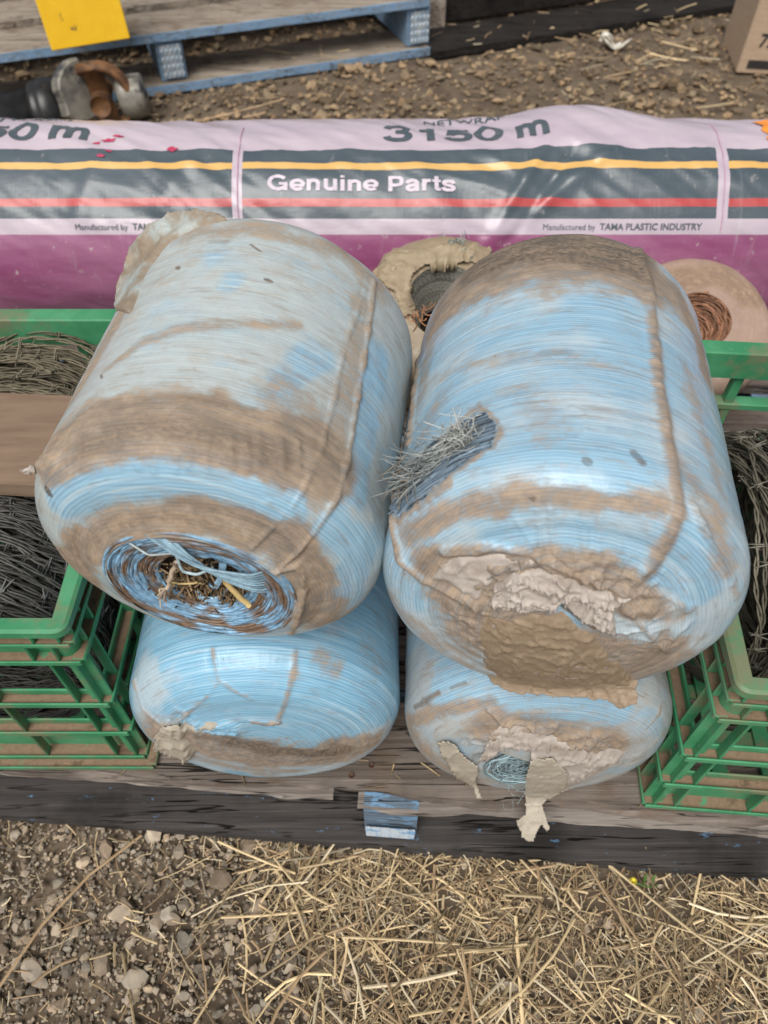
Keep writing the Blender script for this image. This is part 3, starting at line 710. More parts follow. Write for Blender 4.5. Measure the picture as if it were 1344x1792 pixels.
    for k in range(3): strandline([(340, 1036 + k * 3), (355, 1046 + k * 3), (380, 1047 + k * 2), (400, 1040 + k * 2)], -.002, (.32, .52, .70), .0014)
    m.build('loose_twine', M['strand'], t)
    # flared torn film at the rear rim
    film('torn_film', M['film_clear'], t, s, [(300, 374), (345, 366), (386, 379), (405, 390), (345, 402), (302, 424), (268, 466), (250, 510), (232, 555), (203, 548), (206, 500), (228, 432), (258, 396)], .0025, .0012, 40, plane_y=.555, rag=4, step=1.8, seed=5, smooth=30, att=[3, 4, 5, 6, 7, 8], fall=10)
    film('torn_film', M['film_tan'], t, s, [(40, 815), (66, 808), (76, 822), (70, 830), (46, 832)], .003, .004, 120, plane_y=.34, rag=6, step=2.0, seed=8)
    # straw caught in the hole: things of their own
    def on_face(px, py, d0): dd = ray(px, py); return CAM + dd * (((s.C + s.a * d0 - CAM) @ s.a) / (dd @ s.a))
    def stalk(px0, px1, r, col, label, d0=-.010, split=False):
        m = MB(); a, b = on_face(*px0, d0 + .006), on_face(*px1, d0); P = a + np.linspace(0, 1, 7)[:, None] * (b - a) + rng.normal(0, .0007, (7, 3))
        m.tube(P, [r, r * 1.1, r, r, r * 1.05, r, r * .9], 7, col=col)
        if split:
            for q in range(5): m.tube(np.array([b, b + (b - a) * .25 + rng.normal(0, .003, 3), b + (b - a) * .5 + rng.normal(0, .004, 3)]), [.0012, .0009, .0004], 4, col=np.array(col) * 1.05)
        tag(m.build('straw_stalk', M['straw'], None), label, 'straw', 'straw pieces lodged in the open spool end')
    stalk((390, 1012), (438, 1062), .0024, (.62, .46, .2), 'thick yellow straw stalk lodged in the open end of the pale spool')
    stalk((308, 985), (290, 1030), .0018, (.52, .42, .32), 'frayed pinkish straw piece hanging over the lower edge of the coiled hole', split=True)
    stalk((295, 1020), (355, 1023), .0009, (.55, .42, .2), 'thin yellow stem lying level across the coiled hole', -.006)
    m = MB()
    for i in range(700):
        c = on_face(345 + np.clip(rng.normal(0, 46), -80, 80), 1022 + np.clip(rng.normal(0, 20), -38, 38), .013 * rng.random() - .001); d = rng.normal(0, 1, 3); d /= np.linalg.norm(d); l = rng.uniform(.006, .022)
        m.tube(np.array([c - d * l / 2, c, c + d * l / 2]), rng.uniform(.0004, .001), 4, col=np.array([.30, .21, .12]) * rng.uniform(.25, 1.5))
    tag(m.build('straw_chaff', M['straw']), 'short brown chaff filling the hole of the upper left spool', 'chaff', kind='stuff')
    return s
SLU = spool_upper_left()

def spool_upper_right():
    C = np.array([.1257, .2816, .5332])
    t = thing('twine_spool', 'light blue upper spool with a mud caked torn end and frayed side hole', 'twine spool', (C[0], C[1], C[2] - .133), 'wrapped spools of blue baler twine')
    s = Spool(C, .1476, -.04, .133, .325, rc=.036, dome=.018, r_in=.0004, seed=5)
    s.ch['pale'][:] = .38; s.ch['mud'][:] = .15
    s.stain('pale', [(700, 1080), (790, 1150), (900, 1190)], .05, .75).stain('pale', [(1250, 900), (1290, 1010), (1240, 1120)], .03, .6)
    s.clear('pale', [(1180, 980), (1230, 1010)], .03, .9).clear('pale', [(1080, 540), (1110, 600)], .03, .8)
    s.stain('mud', [(790, 520), (850, 470), (950, 450), (1050, 455), (1120, 480)], .050, .85, .6, .5)
    s.stain('dark', [(840, 455), (920, 432), (1010, 432), (1090, 450)], .042, .85, .6, .4)
    s.stain('mud', [(1140, 470), (1190, 520), (1225, 600), (1238, 660)], .018, .8)
    s.stain('mud', [(690, 1050), (720, 1090), (800, 1150), (900, 1195)], .014, .5).stain('mud', [(770, 700), (740, 760)], .02, .45, 1).stain('mud', [(900, 690), (1000, 740), (960, 760)], .014, .35, 1, .9).stain('mud', [(1200, 640), (1230, 760), (1260, 850)], .010, .5, 1, .9)
    s.stain('mud', [(770, 560), (750, 620), (735, 700)], .014, .5)
    s.stain('mud', [(715, 935), (800, 893), (900, 868), (1000, 870), (1100, 880), (1160, 885)], .011, .72, .8, .8)
    s.stain('dark', [(740, 920), (830, 888), (920, 872)], .004, .4, 1, .9)
    s.stain('mud', [(1215, 850), (1255, 920), (1275, 1000)], .016, .6, 1, .8)
    s.stain('dark', [(1025, 806), (1030, 810)], .004, .7, .4).stain('dark', [(1110, 793), (1124, 808)], .0045, .7, .4).stain('dark', [(932, 872), (934, 873)], .0022, .9, .4)
    s.stain('dark', [(950, 618), (990, 616)], .007, .5, .9, .7).stain('dark', [(880, 620), (930, 612)], .005, .35, 1, .9).stain('dark', [(1040, 620), (1100, 650)], .004, .35, 1, .9)
    s.stain('mud', [(760, 660), (860, 630), (1000, 625), (1100, 650)], .012, .4, 1, .9)
    s.stain('mud', [(860, 1070), (900, 1120), (1000, 1150), (1090, 1170)], .055, 1.0)
    s.stain('mud', [(770, 990), (850, 1000), (950, 990), (1060, 1020), (1110, 1050)], .022, .9)
    s.ridge([(1118, 440), (1136, 500), (1143, 580), (1150, 660), (1164, 750), (1180, 830), (1186, 895), (1168, 945), (1140, 990), (1120, 1010)], .0046, .0026, .8, wob=.002)
    s.ridge([(742, 560), (733, 640), (724, 720), (716, 775)], .004, .003, .9)
    s.ridge([(692, 870), (690, 930), (700, 980), (745, 1018), (790, 1035), (835, 1058)], .003, .0035, .85)
    s.ridge([(780, 965), (860, 958), (930, 968), (980, 990), (1040, 1015), (1100, 1035)], .003, .004, .7)
    s.ridge([(1110, 1030), (1160, 1040), (1205, 1065)], .0022, .003, .5)
    s.ridge([(1075, 1040), (1120, 1090), (1170, 1140)], .002, .0022, .6)
    ring = [(1002 + 24 * math.cos(q), 740 + 27 * math.sin(q)) for q in np.linspace(-1.9, 2.2, 14)]; s.ridge(ring, .0016, .0014, .25, .5)
    for (x, y, x2, y2) in ((940, 880, 947, 962), (963, 890, 970, 985), (1020, 895, 1024, 960), (1082, 885, 1085, 965), (900, 905, 932, 955), (1050, 900, 1046, 975), (915, 930, 910, 965)):
        s.ridge([(x, y), (x2, y2)], .0018, .0012, 0, .3)
    for k in range(7): x = 1205 + k * 11; y = 870 + k * 22; s.ridge([(x, y), (x + 18, y + 42)], .002, .0014, .5)
    for k in range(16): x = 820 + k * 20; s.ridge([(x, 425 + abs(x - 980) * .12), (x - 2, 455 + abs(x - 980) * .12)], .0018, .0008, 0)
    # torn place with bare twine
    hole = [(712, 855), (740, 835), (775, 815), (810, 785), (828, 762)]
    d = s.dist(hole) * (1 + .55 * s.nz + .25 * fbm(s.loc * 160, 3, 66)); mk = 1 - sstep(.0165, .021, d); s.disp -= .0012 * mk; s.ch['bare'] = np.maximum(s.ch['bare'], mk); s.ch['mud'] *= 1 - .8 * mk; s.disp += .0010 * np.exp(-((d - .0215) / .0014) ** 2) * (1 + s.nz); s.ch['mud'] = np.maximum(s.ch['mud'], .7 * np.exp(-((d - .022) / .004) ** 2))
    s.disp += mk * .0012 * ridged(s.loc * np.array([30, 260, 30]), 2, 3)
    s.crumple([(870, 1035), (930, 1005), (1000, 1010), (1060, 1035), (1100, 1030)], .030, .005, 95)
    s.crumple([(850, 1100), (900, 1150), (1000, 1170)], .05, .003, 60)
    s.crumple([(800, 1000), (850, 1000)], .02, .003, 50)
    s.crumple([(1100, 1080), (1150, 1110)], .035, .0035, 45); s.stain('pale', [(1090, 1080), (1150, 1110)], .035, .9); s.stain('mud', [(1120, 1060), (1190, 1075)], .012, .5, 1)
    m = MB(); nth = mk.shape[0]
    for j in range(0, mk.shape[1], 2):
        on = np.nonzero(mk[:, j] > .55)[0]
        if len(on) < 6: continue
        i0, i1 = on[0], on[-1]; k = np.arange(i0, i1 + 1, 2); jj = np.clip(j + (2.2 * vnoise(np.stack([k * .05, k * 0 + j * .9, k * 0.], -1), 4) - (k - i0) * .03).round().astype(int), 0, mk.shape[1] - 1)
        Q = s.P[k, jj] + s.N[k, jj] * (s.disp[k, jj] + .0009 + .0012 * vnoise(np.stack([k * .09, k * 0 + j * 1.7, k * 0. + 5], -1), 6))[:, None]
        if len(Q) > 3: m.tube(Q, .0008, 5, col=np.array([.20, .27, .34]) * rng.uniform(.35, 1.25))
    m.build('bare_twine', M['strand'], t)
    s.stain('dark', [(985, 1060), (1010, 1078), (1040, 1098)], .003, 1.0, .8, .8)  # dark line painted in for the shaded crack between the films
    s.build('wrapped_body', M['wrapRU'], t)
    film('torn_film', M['film_mud'], t, s, [(838, 1058), (880, 1062), (960, 1058), (990, 1050), (1020, 1085), (1060, 1112), (1095, 1150), (1118, 1180), (1113, 1228), (1085, 1240), (1050, 1222), (980, 1217), (900, 1212), (862, 1200), (835, 1165), (822, 1110)], .0014, .0024, 80, plane_y=.262, rag=7, step=2.0, seed=11, smooth=14, att=[0, 1, 2, 3, 4, 5, 6, 13, 14, 15, 16, 17], fall=30, label='large brown mud caked sheet of film with a ragged lower edge')
    film('torn_film', M['film_tan'], t, s, [(845, 1060), (862, 1020), (905, 990), (945, 985), (985, 1000), (1040, 1022), (1095, 1028), (1128, 1010), (1135, 1030), (1080, 1062), (1085, 1110), (1050, 1095), (1010, 1072), (985, 1050), (950, 1062), (900, 1068)],   .0028, .0056, 130, rag=6, step=1.6, seed=13, smooth=3, att=[0, 1, 2, 3, 4, 5, 6, 7, 8, 9, 15], fall=14, label='pinkish crumpled bunch of film')
    film('torn_film', M['film_tan'], t, s, [(745, 1015), (770, 985), (800, 965), (880, 960), (940, 970), (1000, 1000), (950, 992), (900, 1000), (860, 1030), (838, 1060), (790, 1035)], .0012, .0032, 60, rag=4, seed=17, smooth=3, att=list(range(11)), fall=16)
    m = MB()
    base = s.hit(818, 775); base2 = s.hit(760, 815); base3 = s.hit(712, 850)
    left = (base3 - base) / np.linalg.norm(base3 - base); out = base - (s.C + s.a * ((base - s.C) @ s.a)); out /= np.linalg.norm(out)
    fibres(m, base + out * .002, 110, .044, .00034, left * 1.0 + out * .04, .12, (.40, .42, .40), .45, .0055)
    fibres(m, base2 + out * .002, 120, .036, .00034, left * 1.0 + out * .0, .16, (.28, .31, .31), .5, .007)
    fibres(m, base + out * .003, 30, .024, .0003, out * .9 + np.array([-.1, .2, .3]), .4, (.62, .64, .6), .9, .005)
    fibres(m, base2 * .5 + base3 * .5 + out * .002, 70, .026, .00034, left + out * .05, .35, (.26, .21, .15), .8, .007)
    m.build('frayed_twine', M['strand'], t)
    return s
SRU = spool_upper_right()

def spool_lower_left():
    R = .1418; C = np.array([-.1248, .296, PT + R])
    t = thing('twine_spool', 'clean bright blue spool on the pallet directly under the muddy pale spool', 'twine spool', (C[0], C[1], PT), 'wrapped spools of blue baler twine')
    s = Spool(C, -.0054, 0, R, .28, rc=.05, dome=.008, r_in=.0004, seed=8, nth=380, ns=240)
    s.ch['pale'][:] = .16; s.ch['mud'][:] = .10
    s.stain('pale', [(250, 1180), (255, 1240), (300, 1290)], .03, .8)
    s.stain('mud', [(560, 1150), (590, 1170)], .012, .5, 1, .8).stain('mud', [(640, 1130), (660, 1160)], .02, .35, 1, .8)
    s.stain('mud', [(300, 1290), (380, 1310), (470, 1325), (560, 1325), (610, 1310)], .042, .9)
    s.stain('dark', [(400, 1298), (470, 1312), (560, 1318), (600, 1312)], .016, 1.0, .9, .9).stain('dark', [(350, 1290), (430, 1300), (480, 1302)], .006, .7, 1, .9).stain('dark', [(520, 1335), (600, 1325)], .006, .6, 1, .9); s.stain('pale', [(300, 1300), (380, 1335), (480, 1348), (580, 1340), (660, 1295)], .034, 1.0); s.stain('mud', [(320, 1320), (420, 1345), (520, 1350)], .014, .6, 1, .8)
    s.ridge([(374, 1135), (378, 1180), (384, 1192), (360, 1220), (325, 1250), (290, 1270)], .0016, .0016, .55)
    s.ridge([(384, 1192), (410, 1208), (440, 1222)], .0013, .0012, .45)
    s.ridge([(518, 1140), (512, 1180), (500, 1225), (486, 1265)], .0026, .0010, .6)
    s.ridge([(236, 1190), (250, 1240), (285, 1268)], .002, .002, .6)
    s.ridge([(300, 1255), (310, 1240), (325, 1248)], .0018, .002, .5)
    s.ridge([(440, 1262), (470, 1266), (490, 1264)], .002, .003, .9)
    s.crumple([(290, 1285), (330, 1270), (400, 1275)], .02, .005, 60)
    s.build('wrapped_body', M['wrapLL'], t)
    film('torn_film', M['film_pale'], t, s, [(272, 1285), (285, 1264), (330, 1258), (390, 1258), (430, 1268), (380, 1280), (330, 1288), (345, 1310), (330, 1330), (275, 1306)], .002, .005, 70, plane_y=.285, rag=5, step=2.2, seed=23, smooth=5, att=[2, 3, 4, 5, 6], fall=16)
    return s
SLL = spool_lower_left()

def spool_lower_right():
    R = .1386; C = np.array([.1577, .2816, PT + R])
    t = thing('twine_spool', 'grey blue lower spool whose torn pale film hangs over the pallet edge', 'twine spool', (C[0], C[1], PT), 'wrapped spools of blue baler twine')
    s = Spool(C, .0435, 0, R, .28, rc=.05, dome=.010, r_in=.0004, seed=13, nth=380, ns=240)
    s.ch['pale'][:] = .66; s.ch['mud'][:] = .20
    s.clear('pale', [(780, 1200), (860, 1215), (960, 1245), (1080, 1230)], .022, .9)
    s.stain('mud', [(715, 1262), (770, 1245), (830, 1232), (860, 1228)], .010, .7, .8)
    s.stain('dark', [(726, 1238), (768, 1212)], .005, .8, .9, 1.0).stain('dark', [(790, 1205), (815, 1195)], .003, .6)
    s.stain('mud', [(720, 1280), (760, 1330), (830, 1370)], .025, .6, 1)
    s.stain('mud', [(870, 1270), (960, 1290), (1060, 1310)], .035, .75)
    s.stain('pale', [(950, 1320), (1050, 1330), (1120, 1310)], .03, .95)
    s.ridge([(1160, 1205), (1152, 1250), (1120, 1285), (1062, 1306)], .0012, .0012, .9)
    s.ridge([(740, 1310), (748, 1330)], .002, .0025, .9)
    s.ridge([(855, 1240), (880, 1262), (930, 1270), (960, 1280)], .003, .005, .3)
    hl = [(865, 1335), (895, 1345), (905, 1350)]
    d = s.dist(hl); mk = 1 - sstep(.016, .026, d); s.disp -= .006 * mk
    s.crumple([(880, 1275), (950, 1285), (1040, 1300)], .025, .006, 60); s.crumple([(1000, 1330), (1080, 1330)], .03, .0025, 45); s.crumple([(850, 1290), (820, 1290)], .02, .004, 60)
    s.build('wrapped_body', M['wrapLR'], t)
    # wound core twine showing through the tear
    cx = s.hit(905, 1345); m = MB(); e = np.array([1., 0, 0]); f = np.array([0, .25, .97]); nrm = np.array([0, -1., .15])
    for k in range(11):
        r = .003 + k * .0023; th = np.linspace(.6, .6 + 5.6, 60); r_ = r + .0022 * vnoise(np.stack([np.cos(th) * 4, np.sin(th) * 4, th * 0 + k * 3.], -1), 3)
        Q = cx + np.outer(r_ * np.cos(th) * 1.25, e) + np.outer(r_ * np.sin(th) * .95, f) + nrm * (.0015 + .0009 * (k % 2) - .006 + k * .0004)
        for q in range(2): m.tube(Q + nrm * .0008 * q + f * .0009 * q, .0011, 5, col=np.array([.25, .35, .38]) * rng.uniform(.4, 1.3))
    fibres(m, cx + np.array([-.005, -.002, -.018]), 60, .012, .0003, (0, -.6, -.8), .5, (.36, .47, .49), .5, .009)
    m.build('coiled_core', M['strand'], t)
    film('torn_film', M['film_pale'], t, s, [(765, 1293), (792, 1289), (810, 1310), (838, 1335), (838, 1378), (842, 1395), (832, 1394), (828, 1375), (800, 1358), (782, 1330)], .003, .003, 70, plane_y=.272, rag=4, step=2.5, seed=29, smooth=6)
    film('torn_film', M['film_tan'], t, s, [(868, 1258), (900, 1260), (950, 1275), (1010, 1290), (1070, 1300), (1110, 1310), (1090, 1345), (1030, 1372), (985, 1390), (945, 1375), (930, 1345), (925, 1310), (885, 1300), (860, 1322), (835, 1332), (850, 1300)], .0018, .0042, 95, plane_y=.272, rag=6, step=2, seed=31, smooth=5, att=[0, 1, 2, 3, 4, 5, 6, 7, 8], fall=24)
    film('hanging_film', M['film_pale'], t, s, [(926, 1320), (965, 1316), (994, 1342), (988, 1372), (960, 1394), (950, 1404), (958, 1425), (966, 1445), (958, 1454), (946, 1440), (934, 1470), (908, 1464), (900, 1432), (914, 1420), (914, 1385), (920, 1350)], .005, .003, 60, plane_y=.262, rag=4, step=2.2, seed=37, smooth=16)
    return s
SLR = spool_lower_right()

# ---- the two spools standing behind
def spools_behind():
    C = np.array([.486, .945, .300]); 
    t = thing('twine_spool', 'pinkish tan spool with a round hole of rust brown twine behind the right crate', 'twine spool', (C[0], C[1], PT))
    ax = np.array([0.0, .42, -.9])
    s = Spool(C, 0, 0, .118, .19, rc=.022, dome=.004, r_in=.046, axis=ax, seed=21, nth=220, ns=150, lump=.004); s.ch['mud'][:] = .38; s.ch['pale'][:] = .6
    s.stain('mud', [(1190, 490), (1250, 480), (1320, 520)], .03, .7); s.build('wrapped_body', M['wrappink'], t)
    m = MB()
    for k in range(30):
        for lay in range(2):
            th = np.linspace(0, 2 * np.pi, 64, endpoint=False); r = .047 - k * .0012; dp = .002 + k * .0022 + .001 * np.sin(th * 3 + k) + .0045 * vnoise(np.stack([np.cos(th) * 4, np.sin(th) * 4, th * 0 + k * 2.1 + lay], -1), 5)
            Q = s.C + dp[:, None] * s.a + (r + lay * .0014) * (np.cos(th)[:, None] * s.e1 + np.sin(th)[:, None] * s.e2)
            m.tube(Q, .0016, 5, col=np.array([.33, .155, .085]) * rng.uniform(.3, 1.3), closed=True)
    m.build('coiled_core', M['strand'], t)
    C = np.array([.092, .93, .342])
    t = thing('twine_spool', 'tan wrapped spool with grey coiled twine showing between the two upper blue spools', 'twine spool', (C[0], C[1], PT))
    ax = np.array([-.05, .50, -.86])
    s = Spool(C, 0, 0, .118, .20, rc=.03, dome=.004, r_in=.058, axis=ax, seed=24, nth=220, ns=150, lump=.005); s.ch['mud'][:] = .4; s.ch['pale'][:] = .6
    s.crumple([(700, 470), (720, 500), (735, 540)], .05, .008, 40); s.build('wrapped_body', M['wraptan'], t)
    m = MB()
    for k in range(26):
        th = np.linspace(0, 2 * np.pi, 220, endpoint=False); r = .060 - k * .0011; dp = .001 + k * .0036
        for q in range(2):                                     # twisted pairs of yarn
            tw = th * 46 + q * math.pi + k
            Q = s.C + (dp + .0016 * np.sin(tw))[:, None] * s.a + (r + .0016 * np.cos(tw))[:, None] * (np.cos(th)[:, None] * s.e1 + np.sin(th)[:, None] * s.e2)
            m.tube(Q, .0016, 5, col=np.array([.36, .35, .30]) * rng.uniform(.5, 1.15), closed=True)
    m.build('coiled_core', M['strand'], t)
    film('torn_film', film_mat('beige_wrap_film', (.30, .235, .15), (.38, .30, .20), .4, 0), t, s, [(650, 480), (690, 448), (780, 430), (862, 436), (850, 468), (800, 466), (745, 468), (722, 488), (716, 520), (724, 556), (704, 560), (690, 520)], .005, .006, 40, rag=5, step=2.5, seed=41, smooth=8)
    m = MB(); c = at_y(735, 550, .80); fibres(m, c, 16, .022, .0009, (-.2, -.3, -.3), .6, (.5, .24, .12), .8, .007); m.build('frayed_twine', M['strand'], t)
    m = MB(); c = s.hit(800, 432) if s.hit(800, 432) is not None else at_y(805, 428, .98); fibres(m, c, 60, .014, .0007, (0, .1, .5), .9, (.40, .46, .42), 1.2, .010); m.build('frayed_twine', M['strand'], t)
spools_behind()

# ------------------------------------------------------------------ green crates
def crate(x_in, y_front, side, yaw, label, width=.36, depth=.47, flange=0.0):
    """side=+1: the crate's inner wall is on its right (+x); side=-1: on its left."""
    A = rotz(yaw); o = np.array([x_in, y_front, 0.]); ux = A[0] * (-side); uy = A[1]
    t = thing('milk_crate', label, 'crate', (o + ux * width / 2 + uy * depth / 2)[:2].tolist() + [PT], 'green plastic crates on the timber pallet')
    z0 = PT + .001; zt = .422
    def wall(nm, p0, d, n, length, ribs):
        """p0: corner on the ground, d: along the wall, n: outward normal."""
        m = MB(); ax = np.stack([d, n, np.array([0, 0, 1.])])
        if np.linalg.det(ax) < 0: ax[0] *= -1
        dz = .0007 if nm == 'side_panel' else 0.0
        def bx(a, out, z, sa, so, sz, mi=0, top=None): m.box(np.array([0, 0, dz]) + p0 + d * a + n * out + np.array([0, 0, z]), (sa, so, sz), ax, mi, None, .0012, top)
        L = length
        for z, hs in ((.265, .011), (.190, .011)):
            bx(L / 2, -.0130, z + hs / 2, L - .02, .003, hs)                     # strip standing behind the ledge
            bx(L / 2, -.0068, z - .0015, L - .006, .0125, .003, 0, 1)              # ledge carrying dried mud
            bx(L / 2, .0005, z + .0004, L - .004, .0026, .0095)                   # its lip
        bx(L / 2, -.0175, z0 + .018, L - .02, .003, .034); bx(L / 2, -.0085, z0 + .0015, L - .004, .018, .003, 0, 1); bx(L / 2, .0005, z0 + .004, L - .002, .0022, .008)
        bx(L / 2, -.0130, .385, L - .02, .003, .056); bx(L / 2, -.0068, .3575, L - .006, .0125, .003, 0, 1); bx(L / 2, .0005, .359, L - .004, .0022, .0075)
        bx(L / 2, -.0068, .3915, L - .006, .0125, .0025, 0, 1); bx(L / 2, .0005, .3925, L - .004, .0022, .006)
        for a in ribs:
            bx(a, -.0068, (z0 + .357) / 2 + .001, .003, .0122, .357 - z0 - .004)
            bx(a + .0, -.0068, .4015, .003, .0122, .0165); bx(a + .012, -.0068, .3745, .003, .0122, .030)
        if flange: bx(L / 2, .0016 + flange / 2, z0 + .0016, L + flange * 1.6, flange, .003, 0, 1); bx(L / 2, .0016 + flange, z0 + .0035, L + flange * 2, .002, .007)
        return m.build(nm, [M['crate'], M['ledge']], t)
    W, D = width, depth; z = np.array([0, 0, 0.])
    fr = [.012 + .0, .036] + [.036 + .083 * k for k in range(1, 4)] + [W - .036, W - .012]
    sd = [.012, .036] + [.036 + .08 * k for k in range(1, 5)] + [D - .036, D - .012]
    wall('front_panel', o, ux, -uy, W, fr)
    wall('side_panel', o, uy, -ux, D, sd)
    wall('side_panel', o + ux * W, uy, ux, D, sd)
    # back panel: an open frame under the rim
    m = MB(); ax = np.stack([A[0], A[1], np.array([0, 0, 1.])])
    def bb(a, z_, sa, sz, so=.006): m.box(o + ux * a + uy * (D - .008) + np.array([0, 0, z_]), (sa, so, sz), ax, 0, None, .0012)
    for z_, h_ in ((.135, .03), (.33, .010), (.26, .010)): bb(W / 2, z_, W - .04, h_, .018)
    for a in (.03, .115, .20, .285, W - .03): 
        bb(a, .26, .012, .30, .014)
    m.build('back_panel', [M['crate']], t)
    # rim: flat top with a deep outer lip, built as one ring
    m = MB(); loop = [(-.002, -.002), (W + .002, -.002), (W + .002, D + .002), (-.002, D + .002)]
    sect = [(-.0125, zt - .030), (-.0135, zt - .002), (-.012, zt), (.0, zt), (.003, zt - .0025), (.003, zt - .011), (.0, zt - .011), (.0, zt - .004), (-.0095, zt - .004), (-.0095, zt - .030)]
    back = [(-.0225, zt - .040), (-.0235, zt - .002), (-.022, zt), (.0, zt), (.003, zt - .0025), (.003, zt - .04), (.0, zt - .04), (.0, zt - .004), (-.0195, zt - .004), (-.0195, zt - .04)]
    rows = []
    def corner(c, a0, a1):
        for q in np.linspace(a0, a1, 7):
            yield c + .018 * (math.cos(q) * np.array([1, 0]) + math.sin(q) * np.array([0, 1.])), np.array([math.cos(q), math.sin(q)])
    pts = []
    r_ = .009
    for (cx, cy, a0) in ((r_, r_, math.pi), (W - r_, r_, 1.5 * math.pi), (W - r_, D - r_, 0), (r_, D - r_, .5 * math.pi)):
        for q in np.linspace(a0, a0 + math.pi / 2, 7): pts.append((cx, cy, q, cy > D / 2))
    for (cx, cy, q, bk) in pts:
        row = []
        for (oo, z_) in (back if bk else sect):
            rr = r_ + oo if oo > -r_ else .0005
            ex = min(0, r_ + oo)                                # beyond the corner radius: step straight in
            p = np.array([cx, cy]) + rr * np.array([math.cos(q), math.sin(q)])
            if ex < 0: p = p + ex * np.array([math.copysign(1, math.cos(q - 0) if False else (cx - W / 2)), math.copysign(1, cy - D / 2)])
            row.append(o + ux * p[0] + uy * p[1] + np.array([0, 0, z_]))
        rows.append(row)
    m.grid(np.array(rows), 0, None, close_u=True, close_v=True, smooth=False)
    m.build('rim', [M['crate']], t, recalc=True)
    for (cx, cy, a0) in ((.020, .020, math.pi), (W - .020, .020, 1.5 * math.pi), (W - .020, D - .020, 0), (.020, D - .020, .5 * math.pi)):
        m = MB(); G = []
        for q in np.linspace(a0 - .15, a0 + math.pi / 2 + .15, 9):
            G.append([o + ux * (cx + r * math.cos(q)) + uy * (cy + r * math.sin(q)) + np.array([0, 0, z_]) for (r, z_) in ((.0105, z0 + .002), (.0105, .41), (.0135, .41), (.0135, z0 + .002))])
        m.grid(np.array(G), 0, None, close_v=True, smooth=False); m.build('corner_post', [M['crate']], t, recalc=True)
    m = MB()
    for k in range(8): m.box(o + ux * (W / 2) + uy * (.03 + k * (D - .06) / 7) + np.array([0, 0, z0 + .004]), (W - .05, .018, .005), ax)
    for k in range(6): m.box(o + ux * (.035 + k * (W - .07) / 5) + uy * (D / 2) + np.array([0, 0, z0 + .0095]), (.018, D - .05, .005), ax)
    m.build('base_grid', [M['crate']], t)
    return t
crate(-.286, .334, 1, 0.0, 'green plastic crate left of the spools holding barbed wire and a brown board', flange=.012)
crate(.300, .277, -1, math.radians(-4.5), 'green plastic crate right of the spools, its corner muddy, barbed wire inside')

# ------------------------------------------------------------------ barbed wire coils
def wire_coil(C, axis, R, width, label, seed, col=(.27, .25, .215), layers=3, tilt=.0):
    r2 = np.random.default_rng(seed); a = np.array(axis, float); a /= np.linalg.norm(a); e1 = np.cross(a, [0, 0, 1.]); e1 /= np.linalg.norm(e1); e2 = np.cross(e1, a)
    C = np.array(C, float); t = thing('wire_coil', label, 'barbed wire', (C[0], C[1], C[2] - R), 'coils of old barbed wire in the crates')
    m = MB(); mb = MB()
    for lay in range(layers):
        turns = int(width / .0062); n = 90
        k = np.arange(turns * n); u = k / (turns * n); th = 2 * math.pi * k / n + lay
        ph = th + 0.0
        wob = vnoise(np.stack([np.cos(th) * 2.0 + lay * 7, np.sin(th) * 2.0, u * turns * .55], -1), seed)
        wob2 = vnoise(np.stack([np.cos(th) * 2.6 + lay * 3, np.sin(th) * 2.6, u * turns * .7 + 50], -1), seed + 1)
        r = R - lay * .010 + wob * .007; ax_ = (u - .5) * width * (1 if lay % 2 == 0 else -1) + wob2 * .012 + .010 * np.sin(th + lay * 2)
        base = C + ax_[:, None] * a + r[:, None] * (np.cos(th)[:, None] * e1 + np.sin(th)[:, None] * e2)
        vis = np.sin(th) > -.35
        for q in range(2):
            tw = th * R / .030 * 2 * math.pi / 2 + q * math.pi
            Q = base + (.0017 * np.cos(tw))[:, None] * a + (.0017 * np.sin(tw))[:, None] * (np.cos(th)[:, None] * e1 + np.sin(th)[:, None] * e2)
            g = np.clip(.75 + .5 * fbm(np.stack([th * .4, u * 60, np.zeros_like(u) + lay], -1), 2, seed + 5), .3, 1.4)
            m.tube(Q, .00135, 4, cap=True)
            cc = np.repeat(np.concatenate([np.array(col)[None] * g[:, None], np.ones((len(g), 1))], 1), 4, 0); m.C[-2] = cc
        for i in range(0, turns * n, 11):
            if not vis[i] or r2.random() < .25: continue
            j = min(i + 1, len(base) - 1); tdir = base[j] - base[i - 1 if i else 0]; tdir /= np.linalg.norm(tdir) + 1e-9
            out = base[i] - C; out -= a * (out @ a); out /= np.linalg.norm(out)
            c = np.array(col) * r2.uniform(1.0, 1.5) + np.array([.0, .01, .02])
            for q in range(2):
                an = r2.uniform(-.5, .5); dr = math.cos(an) * a + math.sin(an) * out + tdir * r2.normal(0, .25); dr /= np.linalg.norm(dr)
                l = r2.uniform(.009, .014); s0 = base[i] + tdir * .0024 * q + out * .002
                mb.tube(np.array([s0 - dr * l, s0 - out * .0 + out * .001, s0 + dr * l]), [.0006, .0011, .0006], 4, col=c)
            th2 = np.linspace(0, 4 * math.pi, 13); nn = np.cross(tdir, out)
            mb.tube(base[i] + np.outer(np.linspace(-.003, .003, 13), tdir) + .0034 * (np.outer(np.cos(th2), out) + np.outer(np.sin(th2), nn)), .0009, 4, col=c)
    ws = m.build('wire_strand', M['wire'], t); mb.build('barb', M['wire'], ws)['kind'] = 'stuff'
    return t
wire_coil((-.452, .470, .262), (.05, 1, .0), .138, .18, 'coil of grey barbed wire at the front of the left crate', 3, (.15, .145, .135))
wire_coil((-.452, .690, .262), (.10, 1, -.05), .140, .15, 'coil of browner barbed wire behind the board in the left crate', 5, (.235, .20, .135))
